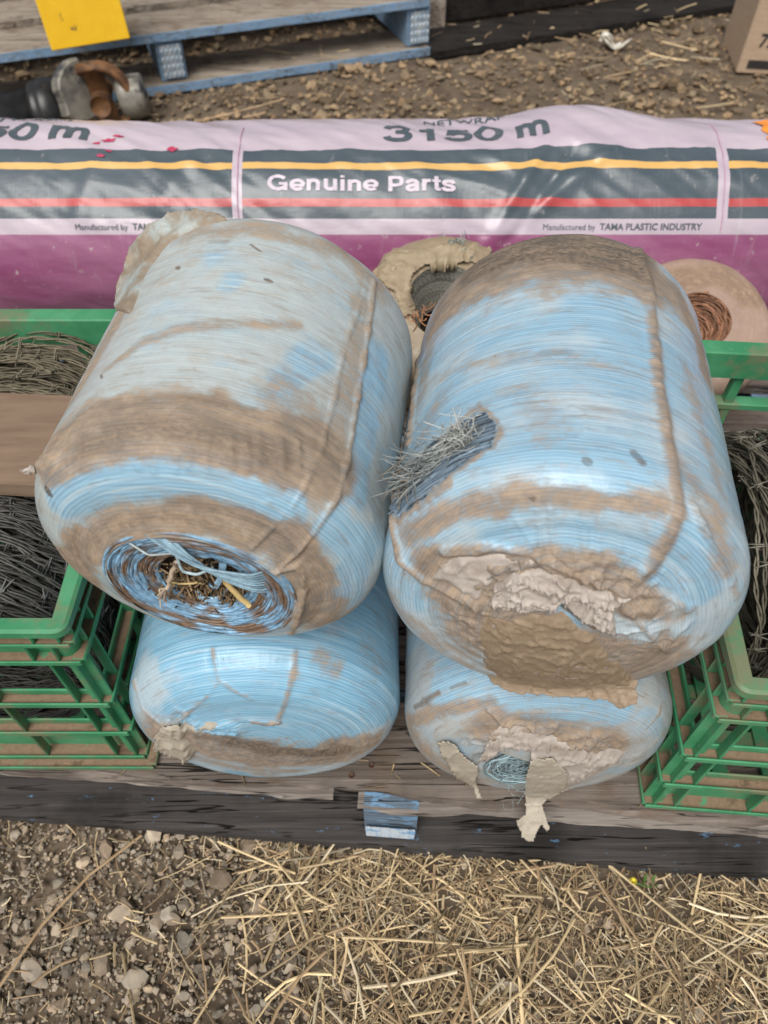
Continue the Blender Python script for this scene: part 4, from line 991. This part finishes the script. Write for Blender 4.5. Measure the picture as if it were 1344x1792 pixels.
wire_coil((.510, .520, .272), (1, .08, .0), .150, .25, 'coil of barbed wire filling the right crate beside the upper right spool', 9, (.20, .18, .135))

def board_on_wire():
    m = MB(); plank(m, (-.47, .575, .417), (.30, .135, .018), math.radians(-4), 0, .0008, seed=77, pitch=0.0)
    tag(m.build('wooden_board', M['plank']), 'flat brown board lying across the barbed wire in the left crate', 'board')
    m = MB(); plank(m, (.36, .70, .16), (.10, .20, .05), .2, 0, .001, seed=79); tag(m.build('wood_offcut', M['plank']), 'brown wood offcut low in the right crate behind the wire', 'wood offcut')
board_on_wire()

# ------------------------------------------------------------------ the wrapped net roll
RY, RZ, RR = 1.235, .284, .169
def roll_disp(x, th):
    P = np.stack([x * 3.2, th * 1.4, np.zeros_like(x)], -1); d = .006 * fbm(P, 3, 71)
    P2 = np.stack([x * 16 + th * 3, th * 3.0 + x * 5, np.zeros_like(x) + 3], -1); up = sstep(.2, 1.2, th)
    d = d + .0036 * ridged(P2, 3, 73) * (.5 + .7 * up) + .0011 * ridged(P2 * 2.7 + 5, 3, 79)
    for (x0, w_, h_, sl, t0) in ((.205, .012, .007, .10, .95), (.245, .010, -.005, .12, .8), (.262, .020, .006, .22, .9), (.08, .02, .003, -.1, .8), (-.34, .02, .004, .1, 1.2), (-.10, .02, .003, .1, 1.3), (.42, .03, .004, -.2, 1.2), (-.47, .015, .003, .05, .8)):
        d = d + h_ * np.exp(-((x - x0 - sl * (th - .8)) / w_) ** 2) * np.exp(-((th - t0) / .5) ** 2)
    d = d + .022 * np.exp(-((x - .32) / .12) ** 2) * np.exp(-((th - 1.85) / .45) ** 2) - .006 * np.exp(-((x - .13) / .10) ** 2) * np.exp(-((th - 1.65) / .4) ** 2)
    return d
def roll_pt(x, th, off=0.0):
    x = np.asarray(x, float); th = np.asarray(th, float); r = RR + roll_disp(x, th) + off
    return np.stack([x + 0 * th, RY - r * np.cos(th), RZ + r * np.sin(th)], -1)
# bold grotesque letters drawn as strokes: (advance, [(points, curved)])
def _arc(cx, cy, rx, ry, a0, a1, n=22): return [(cx + rx * math.cos(math.radians(a)), cy + ry * math.sin(math.radians(a))) for a in np.linspace(a0, a1, n)]
GLY = {
    'G': (.80, [(_arc(.385, .36, .305, .30, 38, 318), 0), ([(.72, .315), (.42, .315)], 0), ([(.655, .31), (.655, .0)], 0)]),
    'e': (.57, [(_arc(.285, .265, .215, .205, 2, 322), 0), ([(.08, .245), (.535, .245)], 0)]),
    'n': (.60, [([(.125, 0), (.125, .53)], 0), ([(.125, .28), (.15, .41), (.25, .465), (.36, .465), (.455, .40), (.455, .28), (.455, .0)], 1)]),
    'u': (.60, [([(.475, 0), (.475, .53)], 0), ([(.475, .25), (.45, .12), (.35, .065), (.24, .065), (.145, .13), (.145, .25), (.145, .53)], 1)]),
    'i': (.28, [([(.14, 0), (.14, .53)], 0), ([(.14, .605), (.14, .725)], 0)]),
    ' ': (.28, []),
    'P': (.66, [([(.14, 0), (.14, .72)], 0), ([(.14, .655), (.40, .655), (.52, .62), (.56, .475), (.52, .33), (.40, .295), (.14, .295)], 1)]),
    'a': (.57, [([(.085, .365), (.12, .45), (.24, .475), (.37, .46), (.435, .38), (.435, .2), (.45, .0)], 1), ([(.435, .30), (.30, .275), (.14, .25), (.09, .15), (.15, .06), (.28, .06), (.40, .12), (.435, .2)], 1)]),
    'r': (.40, [([(.125, 0), (.125, .53)], 0), ([(.125, .24), (.15, .40), (.24, .46), (.37, .455)], 1)]),
    't': (.34, [([(.175, .68), (.175, .20), (.19, .075), (.26, .06), (.335, .065)], 1), ([(.02, .465), (.335, .465)], 0)]),
    's': (.55, [([(.465, .36), (.42, .45), (.27, .475), (.13, .455), (.09, .38), (.14, .305), (.28, .275), (.42, .24), (.475, .155), (.42, .07), (.27, .055), (.12, .07), (.07, .17)], 1)]),
    '3': (.57, [([(.07, .53), (.12, .64), (.27, .665), (.42, .63), (.45, .53), (.41, .42), (.24, .385)], 1), ([(.24, .385), (.44, .36), (.495, .22), (.43, .08), (.27, .06), (.11, .08), (.065, .20)], 1)]),
    '1': (.57, [([(.33, 0), (.33, .72)], 0), ([(.12, .53), (.25, .54), (.31, .60), (.34, .70)], 1)]),
    '5': (.57, [([(.49, .655), (.16, .655), (.12, .35)], 0), ([(.13, .36), (.20, .44), (.33, .45), (.45, .39), (.49, .25), (.43, .10), (.28, .06), (.13, .08), (.065, .19)], 1)]),
    '0': (.57, [(_arc(.285, .36, .205, .30, 0, 360, 40), 0)]),
    'm': (.90, [([(.125, 0), (.125, .53)], 0), ([(.125, .28), (.15, .41), (.23, .465), (.32, .465), (.395, .40), (.41, .28), (.41, .0)], 1), ([(.41, .28), (.43, .41), (.52, .465), (.61, .465), (.69, .40), (.70, .28), (.70, .0)], 1)]),
}
def sign(word, x0, x1, th0, th1, mat, parent, top=.72):
    m = MB(); adv = 0.0; k = 0; out = []
    for ch in word:
        w_, st = GLY[ch]
        for pts, cv in st:
            q = np.array(pts, float)
            if cv:
                for _ in range(3):
                    a_, b_ = q[:-1] * .75 + q[1:] * .25, q[:-1] * .25 + q[1:] * .75; q = np.concatenate([q[:1], np.stack([a_, b_], 1).reshape(-1, 2), q[-1:]])
            q = np.concatenate([np.linspace(a_, b_, max(2, int(np.linalg.norm(b_ - a_) / .03) + 1), endpoint=False) for a_, b_ in zip(q[:-1], q[1:])] + [q[-1:]])
            d = np.gradient(q, axis=0); d /= np.linalg.norm(d, axis=1)[:, None] + 1e-9; nn = np.stack([-d[:, 1], d[:, 0]], 1); hw = .075 if abs(d[0, 1]) > .5 or cv else .064
            out.append((np.stack([q + nn * hw, q + nn * hw * .33, q - nn * hw * .33, q - nn * hw], 1) + np.array([adv, 0]), k)); k += 1
        adv += w_
    lo = min(o[0][..., 0].min() for o in out); hi = max(o[0][..., 0].max() for o in out)
    for Q, k in out:
        m.grid(roll_pt(x0 + (x1 - x0) * (Q[..., 0] - lo) / (hi - lo), th0 + (th1 - th0) * Q[..., 1] / top, .0010 + .00004 * k))
    return m.build('printed_lettering', mat, parent)

def net_roll():
    t = thing('net_roll', 'long roll of bale net in purple and pale pink printed plastic behind the spools', 'roll', (0, RY, PT))
    def plas(name, c, c2, wear, spec=.5, rough=.22):
        q = NT(name); a = q.noise(q.coord(scale=(3, 12, 12)), 1.0, 6, .65); b = q.noise(q.coord(scale=(60, 9, 9)), 1.0, 5, .7); f = q.noise(q.coord(), 55, 6, .7)
        col = q.mix(q.ss(a, .3, .7), c, c2); col = q.mix(q.math('MULTIPLY', q.ss(b, .58, .8), wear), col, tuple(min(.8, x * .5 + .33) for x in c)); col = q.mix(q.math('MULTIPLY', q.ss(f, .62, .70), wear), col, (.55, .48, .45))
        return q.out(col, q.math('ADD', rough, q.math('MULTIPLY', a, .25)), q.bump(q.math('ADD', a, q.math('MULTIPLY', b, .3)), .35, .006), Specular_IOR_Level=spec, Coat_Weight=.25, Coat_Roughness=.2)
    mats = [plas('pale_pink_plastic', (.46, .385, .45), (.56, .475, .53), .45), plas('slate_print', (.055, .078, .095), (.085, .11, .13), .28), plas('yellow_print', (.68, .40, .12), (.72, .46, .17), .2),
            plas('red_print', (.42, .055, .06), (.50, .08, .075), .2), plas('purple_net', (.25, .06, .155), (.37, .15, .26), .6)]
    D = math.radians
    bands = [(-math.pi, D(27.0), 4), (D(27.0), D(34.9), 0), (D(34.9), D(40.9), 1), (D(40.9), D(45.0), 3), (D(45.0), D(60.6), 1), (D(60.6), D(64.6), 2), (D(64.6), D(73.2), 1), (D(73.2), D(150), 0), (D(150), math.pi, 4)]
    ths, bm = [], []
    for a, b, k in bands:
        n = max(3, int((b - a) / D(1.6))); q = np.linspace(a, b, n + 1)[:-1]; ths += list(q); bm += [k] * n
    ths.append(math.pi)
    ex = [-.95, -.2385, -.2225, .5225, .5405, 1.15]; xs, sm = [], []
    for i in range(5):
        n = max(3, int((ex[i + 1] - ex[i]) / .006)); xs += list(np.linspace(ex[i], ex[i + 1], n + 1)[:-1]); sm += [i % 2] * n
    xs.append(1.15)
    X, T = np.meshgrid(xs, ths, indexing='ij'); m = MB(); P = roll_pt(X, T); 
    mi = np.array([[0 if (g and k != 4) else k for k in bm] for g in sm]).ravel(); m.grid(P, mi, None, smooth=True)
    for i0 in (0, len(xs) - 1):
        c = P[i0].mean(0); k = len(ths); b0 = i0 * k; m.V.append(c[None]); m.C.append(np.ones((1, 4))); ci = m.n; m.n += 1; a = np.arange(k - 1)
        m.F.append(np.stack([np.full(k - 1, ci), b0 + a, b0 + a + 1], -1)); m.M.append(np.full(k - 1, 4)); m.sm.append(np.full(k - 1, False))
    slv = m.build('printed_sleeve', mats, t)
    # faint seams in the gaps
    for x0 in (-.2295, .5325):
        th = np.linspace(D(28), D(96), 60); m = MB(); m.tube(roll_pt(x0 + 0 * th, th, .0008), .0011, 5); m.build('sleeve_seam', noisy('seam_plastic', (.5, .30, .42), (.58, .38, .48), 40, .4), t)
    slate = noisy('slate_lettering', (.060, .082, .10), (.085, .11, .125), 60, .45, 0, c3=(.55, .48, .5), t3=(.66, .72), s3=50); white = noisy('pale_lettering', (.58, .5, .58), (.66, .58, .64), 60, .45, 0)
    def text(s_, x0, x1, th0, th1, mat, bold=.0, lean=0.0, skew=0.0):
        """Lettering laid on the sleeve between x0 and x1; th0/th1 are the angles of the baseline and the cap line."""
        cu = bpy.data.curves.new('lettering', 'FONT'); cu.body = s_; cu.offset = bold; cu.resolution_u = 3; o = bpy.data.objects.new('tmp', cu); S.collection.objects.link(o)
        dg = bpy.context.evaluated_depsgraph_get(); me = bpy.data.meshes.new_from_object(o.evaluated_get(dg)); bpy.data.objects.remove(o)
        import bmesh
        b = bmesh.new(); b.from_mesh(me); bpy.data.meshes.remove(me)
        vx = [v.co.x for v in b.verts]; vy = [v.co.y for v in b.verts]; a0, a1 = min(vx), max(vx); top = .70
        for k in range(1, 40):
            x = a0 + (a1 - a0) * k / 40; bmesh.ops.bisect_plane(b, geom=b.verts[:] + b.edges[:] + b.faces[:], plane_co=(x, 0, 0), plane_no=(1, 0, 0))
        for k in range(0, 9): bmesh.ops.bisect_plane(b, geom=b.verts[:] + b.edges[:] + b.faces[:], plane_co=(0, k * .1 - .05, 0), plane_no=(0, 1, 0))
        bmesh.ops.triangulate(b, faces=b.faces[:])
        off = np.array([t.location[i] for i in range(3)])
        for v in b.verts:
            u = (v.co.x - a0) / (a1 - a0); hh = v.co.y / top; th = th0 + (th1 - th0) * hh + skew * u; p = roll_pt(x0 + (x1 - x0) * u + lean * hh, th, .0012) - off; v.co = Vector(p)
        me = bpy.data.meshes.new('printed_lettering'); b.to_mesh(me); b.free(); me.materials.append(mat)
        o = bpy.data.objects.new('printed_lettering', me); S.collection.objects.link(o); o.parent = slv; return o
    sign('Genuine Parts', -.182, .1125, D(48.7), D(56.8), white, slv)
    text('Manufactured by', .2515, .334, D(29.4), D(32.3), slate, .0)
    text('TAMA PLASTIC INDUSTRY', .341, .502, D(29.4), D(32.6), slate, .018)
    text('Manufactured by', -.4865, -.404, D(29.4), D(32.3), slate, .0)
    text('TAMA PLASTIC INDUSTRY', -.397, -.236, D(29.4), D(32.6), slate, .018)
    sign('3150', -.002, .192, D(80), D(95), slate, slv); sign('m', .212, .2625, D(80.5), D(92.5), slate, slv, .53)
    text('NETWRAP', .066, .20, D(103), D(110), slate, .01)
    sign('3150', -.750, -.556, D(80), D(96), slate, slv); sign('m', -.535, -.474, D(80), D(92.5), slate, slv, .53)
    text('NETWRAP', -.69, -.52, D(103), D(110), slate, .01)
    M['scuff'] = noisy('crimson_scuff', (.42, .03, .09), (.5, .06, .12), 80, .6)
    # crimson scuffs where the print is torn
    for (x, th, sx, sy) in ((-.440, 1.40, .026, .04), (-.424, 1.44, .016, .03), (-.335, 1.28, .016, .055), (-.457, 1.36, .012, .03), (-.435, 1.25, .012, .02), (-.445, 1.18, .014, .03)):
        an = np.linspace(0, 2 * np.pi, 18, endpoint=False); rr = 1 + .45 * vnoise(np.stack([np.cos(an) * 2, np.sin(an) * 2, an * 0 + x * 50], -1), 3)
        m = MB(); c = roll_pt(x, th, .0016); V = np.concatenate([c[None], roll_pt(x + sx * .5 * rr * np.cos(an), th + sy * .5 * rr * np.sin(an), .0016)]); k = np.arange(18)
        m.add(V, np.stack([0 * k, 1 + k, 1 + (k + 1) % 18], -1))
        m.build('torn_print', M['scuff'], t)
    m = MB(); th = np.linspace(D(78), D(104), 14); m.grid(np.array([roll_pt(x + 0 * th + .004 * np.sin(th * 40), th, .002) for x in np.linspace(.610, .66, 8)])); m.build('orange_tape', noisy('orange_tape', (.85, .25, .03), (.9, .32, .05), 60, .5), t)
    return t
net_roll()

# ------------------------------------------------------------------ things on the gravel behind
BYAW = math.radians(20.4)
def back_pallet():
    p0 = at_z(748, 92, GZ); A = rotz(BYAW); u, v = A[0], A[1]; Z = np.array([0, 0, 1.])
    t = thing('timber_pallet', 'faded blue timber pallet on the gravel behind the purple roll', 'pallet', (p0[0] - u[0] * .9, p0[1] - u[1] * .9, GZ))
    L = 2.3
    for k, (b, w_) in enumerate(((.0, .20), (.27, .2), (.54, .2), (.81, .2))):
        m = MB(); plank(m, p0 - u * (L / 2) + v * (b + w_ / 2) + Z * (.158), (L, w_, .022), BYAW, 0, .002, seed=81 + k, n=60); m.build('deck_board', M['backwood'], t)
        m = MB(); plank(m, p0 - u * (L / 2) + v * (b - .002) + Z * (.1572), (L - .005, .006, .0235), BYAW, 0, .001, seed=91 + k, n=60)
        if k == 0: m.build('painted_edge', M['backblue'], t)
    m = MB(); plank(m, p0 - u * (L / 2) + v * .085 + Z * .013, (L, .21, .022), BYAW, 0, .002, seed=86, n=60); m.build('bottom_board', M['backwood'], t)
    m = MB(); plank(m, p0 - u * (L / 2) - v * .0215 + Z * .012, (L, .006, .025), BYAW, 0, .001, seed=87, n=60); m.build('painted_edge', M['backblue'], t)
    for a in (.035, .905, 1.78):
        m = MB(); plank(m, p0 - u * a + v * .5 + Z * .085, (.98, .085, .118), BYAW + math.pi / 2, 0, .002, seed=95, n=30); m.build('bearer', M['backblue'], t)
        m = MB(); c = p0 - u * a + v * .003 + Z * .085; nx, nz = 13, 17                 # stamped nail plate
        G = np.array([[c + u * (i / nx - .5) * .066 + Z * (j / nz - .5) * .098 - v * (.006 + (.004 if (i % 3 == 1 and j % 4 in (1, 2)) else 0)) for j in range(nz + 1)] for i in range(nx + 1)])
        m.grid(G, smooth=False); m.build('nail_plate', noisy('blue_nail_plate', (.28, .38, .48), (.55, .6, .63), 45, .5, .3, .002, metal=.25, c3=(.2, .3, .42), s3=40), t)
    return p0, u, v
BP, BU, BV = back_pallet()

def dark_pallet():
    p0 = at_z(764, 93, GZ); p1 = at_z(1297, 10, GZ); d = p1 - p0; yaw = math.atan2(d[1], d[0]); A = rotz(yaw); u, v = A[0], A[1]; Z = np.array([0, 0, 1.])
    t = thing('timber_pallet', 'black timber pallet with raw bearers right of the blue pallet', 'pallet', (p0[0] + .6, p0[1] + .3, GZ))
    q = at_z(770, 84, GZ + .03) ; L = 1.75
    m = MB(); plank(m, p0 + u * (L / 2 - .03) + v * .06 + Z * .012, (L, .22, .024), yaw, 0, .003, seed=101, n=60); m.build('bottom_board', M['darkwood'], t)
    m = MB(); plank(m, p0 + u * (L / 2 + .0) + v * .22 + Z * .09, (L, .03, .13), yaw, 0, .003, seed=103, n=60); m.build('side_board', M['darkwood'], t)
    for a in (.06, .98, 1.6):
        m = MB(); plank(m, p0 + u * a + v * .66 + Z * .086, (1.0, .085, .122), yaw + math.pi / 2, 0, .002, seed=105, n=30); m.build('bearer', M['rawwood'], t)
    for k in range(3):
        m = MB(); plank(m, p0 + u * (L / 2) + v * (.34 + .26 * k) + Z * .158, (L, .2, .022), yaw, 0, .002, seed=107 + k, n=50); m.build('deck_board', M['rawwood'], t)
dark_pallet()

def yellow_panel():
    c = BP - BU * 1.0
    a = at_y(91, 89, 2.42); b = at_y(228, 67, 2.50); u = b - a; L = np.linalg.norm(u); u /= L
    up = np.array([-.10, .25, 1.0]); up -= u * (up @ u); up /= np.linalg.norm(up); n = np.cross(u, up)
    ym = NT('yellow_paint'); f = ym.noise(ym.coord(), 18, 6, .65); g = ym.noise(ym.coord(loc=(1, 2, 3)), 7, 7, .7)
    col = ym.mix(ym.ss(f, .3, .7), (.80, .46, .008), (.86, .53, .015)); col = ym.mix(ym.ss(g, .66, .70), col, (.13, .075, .035)); ymat = ym.out(col, .4, ym.bump(f, .1, .002), Specular_IOR_Level=.5)
    t = thing('metal_guard', 'bright yellow folded sheet metal guard resting against the blue pallet', 'metal guard', a)
    m = MB(); ax = np.stack([u, n, up])
    if np.linalg.det(ax) < 0: ax[1] *= -1
    m.box(a + u * L / 2 + up * .20, (L, .006, .40), ax, bev=.002); m.build('panel', ymat, t)
yellow_panel()

def drive_shaft():
    blk = noisy('black_greasy_steel', (.008, .008, .009), (.022, .021, .02), 30, .35, .3, .002, c3=(.09, .055, .03), t3=(.60, .72), s3=12)
    gry = noisy('worn_grey_steel', (.16, .15, .13), (.34, .32, .27), 22, .55, .4, .003, c3=(.05, .05, .055), t3=(.5, .62), s3=14, metal=.3)
    rus = noisy('rusty_steel', (.10, .045, .02), (.24, .115, .045), 30, .7, .4, .003, c3=(.03, .025, .02), s3=16)
    a = at_y(-60, 225, 2.36); b = at_y(255, 165, 2.46); ax = b - a; ax /= np.linalg.norm(ax); up = np.array([0, 0, 1.]); up -= ax * (up @ ax); up /= np.linalg.norm(up); sd = np.cross(ax, up)
    L = np.linalg.norm(b - a); t = thing('drive_shaft', 'black greasy drive shaft with rusty universal joint lying by the blue pallet', 'drive shaft', (a[0], a[1], GZ))
    def lathe(name, prof, mat, n=28):
        m = MB(); q = np.linspace(0, 2 * np.pi, n, endpoint=False); G = np.array([[a + ax * s_ + r * (math.cos(k) * up + math.sin(k) * sd) for k in q] for s_, r in prof]); m.grid(G, 0, None, close_v=True); return m.build(name, mat, t)
    f = lambda px: (px + 60) / 315 * L
    lathe('tube', [(-.3, .001), (-.3, .075), (f(70), .075), (f(72), .001)], blk)
    lathe('collar', [(f(68), .01), (f(68), .088), (f(76), .092), (f(80), .088), (f(84), .095), (f(92), .095), (f(108), .090), (f(120), .060), (f(121), .01)], blk)
    # the half-round yoke plate standing across the shaft
    m = MB(); c0 = at_y(132, 150, 2.40); nrm = (ax * .72 - np.array([0, 1, 0]) * .62 + up * .15); nrm /= np.linalg.norm(nrm); pu = np.array([-.10, .1, 1.0]); pu -= nrm * (pu @ nrm); pu /= np.linalg.norm(pu); pr = np.cross(pu, nrm)
    poly = [(128, 101), (140, 117), (152, 140), (163, 165), (169, 184), (166, 204), (150, 212), (128, 213), (113, 204), (107, 180), (96, 158), (95, 138), (104, 117), (115, 106)]
    k = len(poly); ring = []
    for h, sc_ in ((-.022, .93), (-.016, 1.0), (.016, 1.0), (.022, .93)):
        for (x, y) in poly: dd = ray(132 + (x - 132) * sc_, 160 + (y - 160) * sc_); ring.append(CAM + dd * (((c0 - CAM) @ nrm) / (dd @ nrm)) + nrm * h)
    V = np.array(ring); F4 = [[r * k + i, r * k + (i + 1) % k, (r + 1) * k + (i + 1) % k, (r + 1) * k + i] for r in range(3) for i in range(k)]
    V = np.concatenate([V, V[:k].mean(0)[None], V[3 * k:4 * k].mean(0)[None]]); m.add(V, F4, smooth=False)
    m.F.append(np.array([[4 * k, (i + 1) % k, i] for i in range(k)] + [[4 * k + 1, 3 * k + i, 3 * k + (i + 1) % k] for i in range(k)])); m.M.append(np.zeros(2 * k)); m.sm.append(np.full(2 * k, False))
    m.build('yoke', gry, t, recalc=True)
    # cross bearing between the yokes
    m = MB(); cc = at_y(178, 170, 2.41); m.tube(np.array([cc - up * .085, cc + up * .085]), .030, 14); m.tube(np.array([cc - sd * .07, cc + sd * .07]), .030, 14); m.build('cross_bearing', rus, t)
    # far yoke: a U of thick plate
    m = MB(); q = np.linspace(-math.pi / 2, math.pi / 2, 16); U = np.array([cc + ax * (.01 + .075 * math.cos(k_)) + up * (.085 * math.sin(k_)) for k_ in q]); U = np.concatenate([[U[0] - ax * .05], U, [U[-1] - ax * .05]]); m.tube(U, .026, 10, flat=.55); m.build('yoke', rus, t)
    lathe('hub', [(f(212), .03), (f(212), .060), (f(222), .064), (f(250), .060), (f(254), .058), (f(256), .01)], gry)
drive_shaft()

def cardboard_box():
    a = at_z(1287, 128, GZ); t = thing('cardboard_box', 'plain cardboard box printed 725 standing on the gravel at upper right', 'box', a)
    cm = noisy('cardboard', (.43, .31, .21), (.50, .37, .26), 6, .85, .15, .002, (3, 3, 30)); A = rotz(math.radians(-8)); u, v = A[0], A[1]; Z = np.array([0, 0, 1.])
    m = MB(); m.box(a + u * .2 + v * .15 + Z * .16, (.40, .30, .32), A, bev=.004); m.build('carton', cm, t)
    ink = noisy('black_ink', (.02, .018, .018), (.035, .03, .03), 50, .7, 0)
    cu = bpy.data.curves.new('lettering', 'FONT'); cu.body = '725'; cu.size = .055; cu.offset = .0012; o = bpy.data.objects.new('tmp', cu); S.collection.objects.link(o)
    me = bpy.data.meshes.new_from_object(o.evaluated_get(bpy.context.evaluated_depsgraph_get())); bpy.data.objects.remove(o); me.name = 'printed_number'; me.materials.clear(); me.materials.append(ink)
    for vt in me.vertices:
        p = u * (vt.co.x + .042) - v * .002 + Z * (vt.co.y + .085); vt.co = Vector(p)
    o = bpy.data.objects.new('printed_number', me); S.collection.objects.link(o); o.parent = t
    m = MB(); m.box(a + u * .072 - v * .001 + Z * .030, (.085, .002, .026), A); m.build('printed_bar', ink, t)
cardboard_box()

def deck_straw():
    m = MB()
    for i in range(60):
        c = np.array([rng.uniform(-.5, .5), 0, PT + rng.uniform(.001, .003)]); c[1] = .294 - (c[0] + .02) * .075 + rng.uniform(.004, .10)
        a = rng.uniform(0, 6.28); l = rng.uniform(.004, .03); d = np.array([math.cos(a), math.sin(a), 0]) * l / 2
        m.tube(np.array([c - d, c + [0, 0, .0006], c + d]), rng.uniform(.0004, .0011), 4, col=np.array([.50, .37, .20]) * rng.uniform(.35, 1.2))
    tag(m.build('straw_chaff', M['straw']), 'loose straw bits lying on the grey front deck board', 'chaff', kind='stuff')
deck_straw()

def scraps():
    m = MB(); c = at_z(1050, 72, GZ + .02)
    for q in range(3):
        th = np.linspace(0, 1, 9); P = c + np.outer(th * .11, [.6 + .2 * q, .5 - .3 * q, 0]) + np.outer(.02 * np.sin(th * 5 + q), [0, 0, 1]); m.tube(P, .016 * np.sin(np.pi * np.clip(th * .9 + .08, 0, 1)) + .002, 6, flat=.25)
    tag(m.build('film_scrap', M['scrap']), 'small white scrap of torn film on the gravel below the black pallet', 'scrap')
    gm = noisy('green_leaf', (.06, .14, .02), (.10, .2, .035), 60, .6); t0 = at_z(1150, 1548, GZ + .012); t = thing('weed_sprig', 'tiny green weed sprig with a yellow flower at the pallet foot', 'weed', t0)
    m = MB(); e = at_z(1108, 1542, GZ + .02); P = t0 + np.linspace(0, 1, 7)[:, None] * (e - t0) + np.outer(np.sin(np.linspace(0, 3.1, 7)), [0, -.006, .006]); m.tube(P, .0009, 5)
    for k in (2, 4): m.tube(np.array([P[k], P[k] + [.003, .008, .003], P[k] + [.008, .014, .002]]), [.0008, .0022, .0004], 5, flat=.3)
    m.build('stem', gm, t); m = MB(); 
    for k in range(7): q = k * .9; m.tube(np.array([e, e + [.004 * math.cos(q), .004 * math.sin(q), .002]]), [.0012, .0018], 5)
    m.build('flower', noisy('yellow_petal', (.6, .5, .03), (.7, .6, .06), 80, .6), t)
scraps()
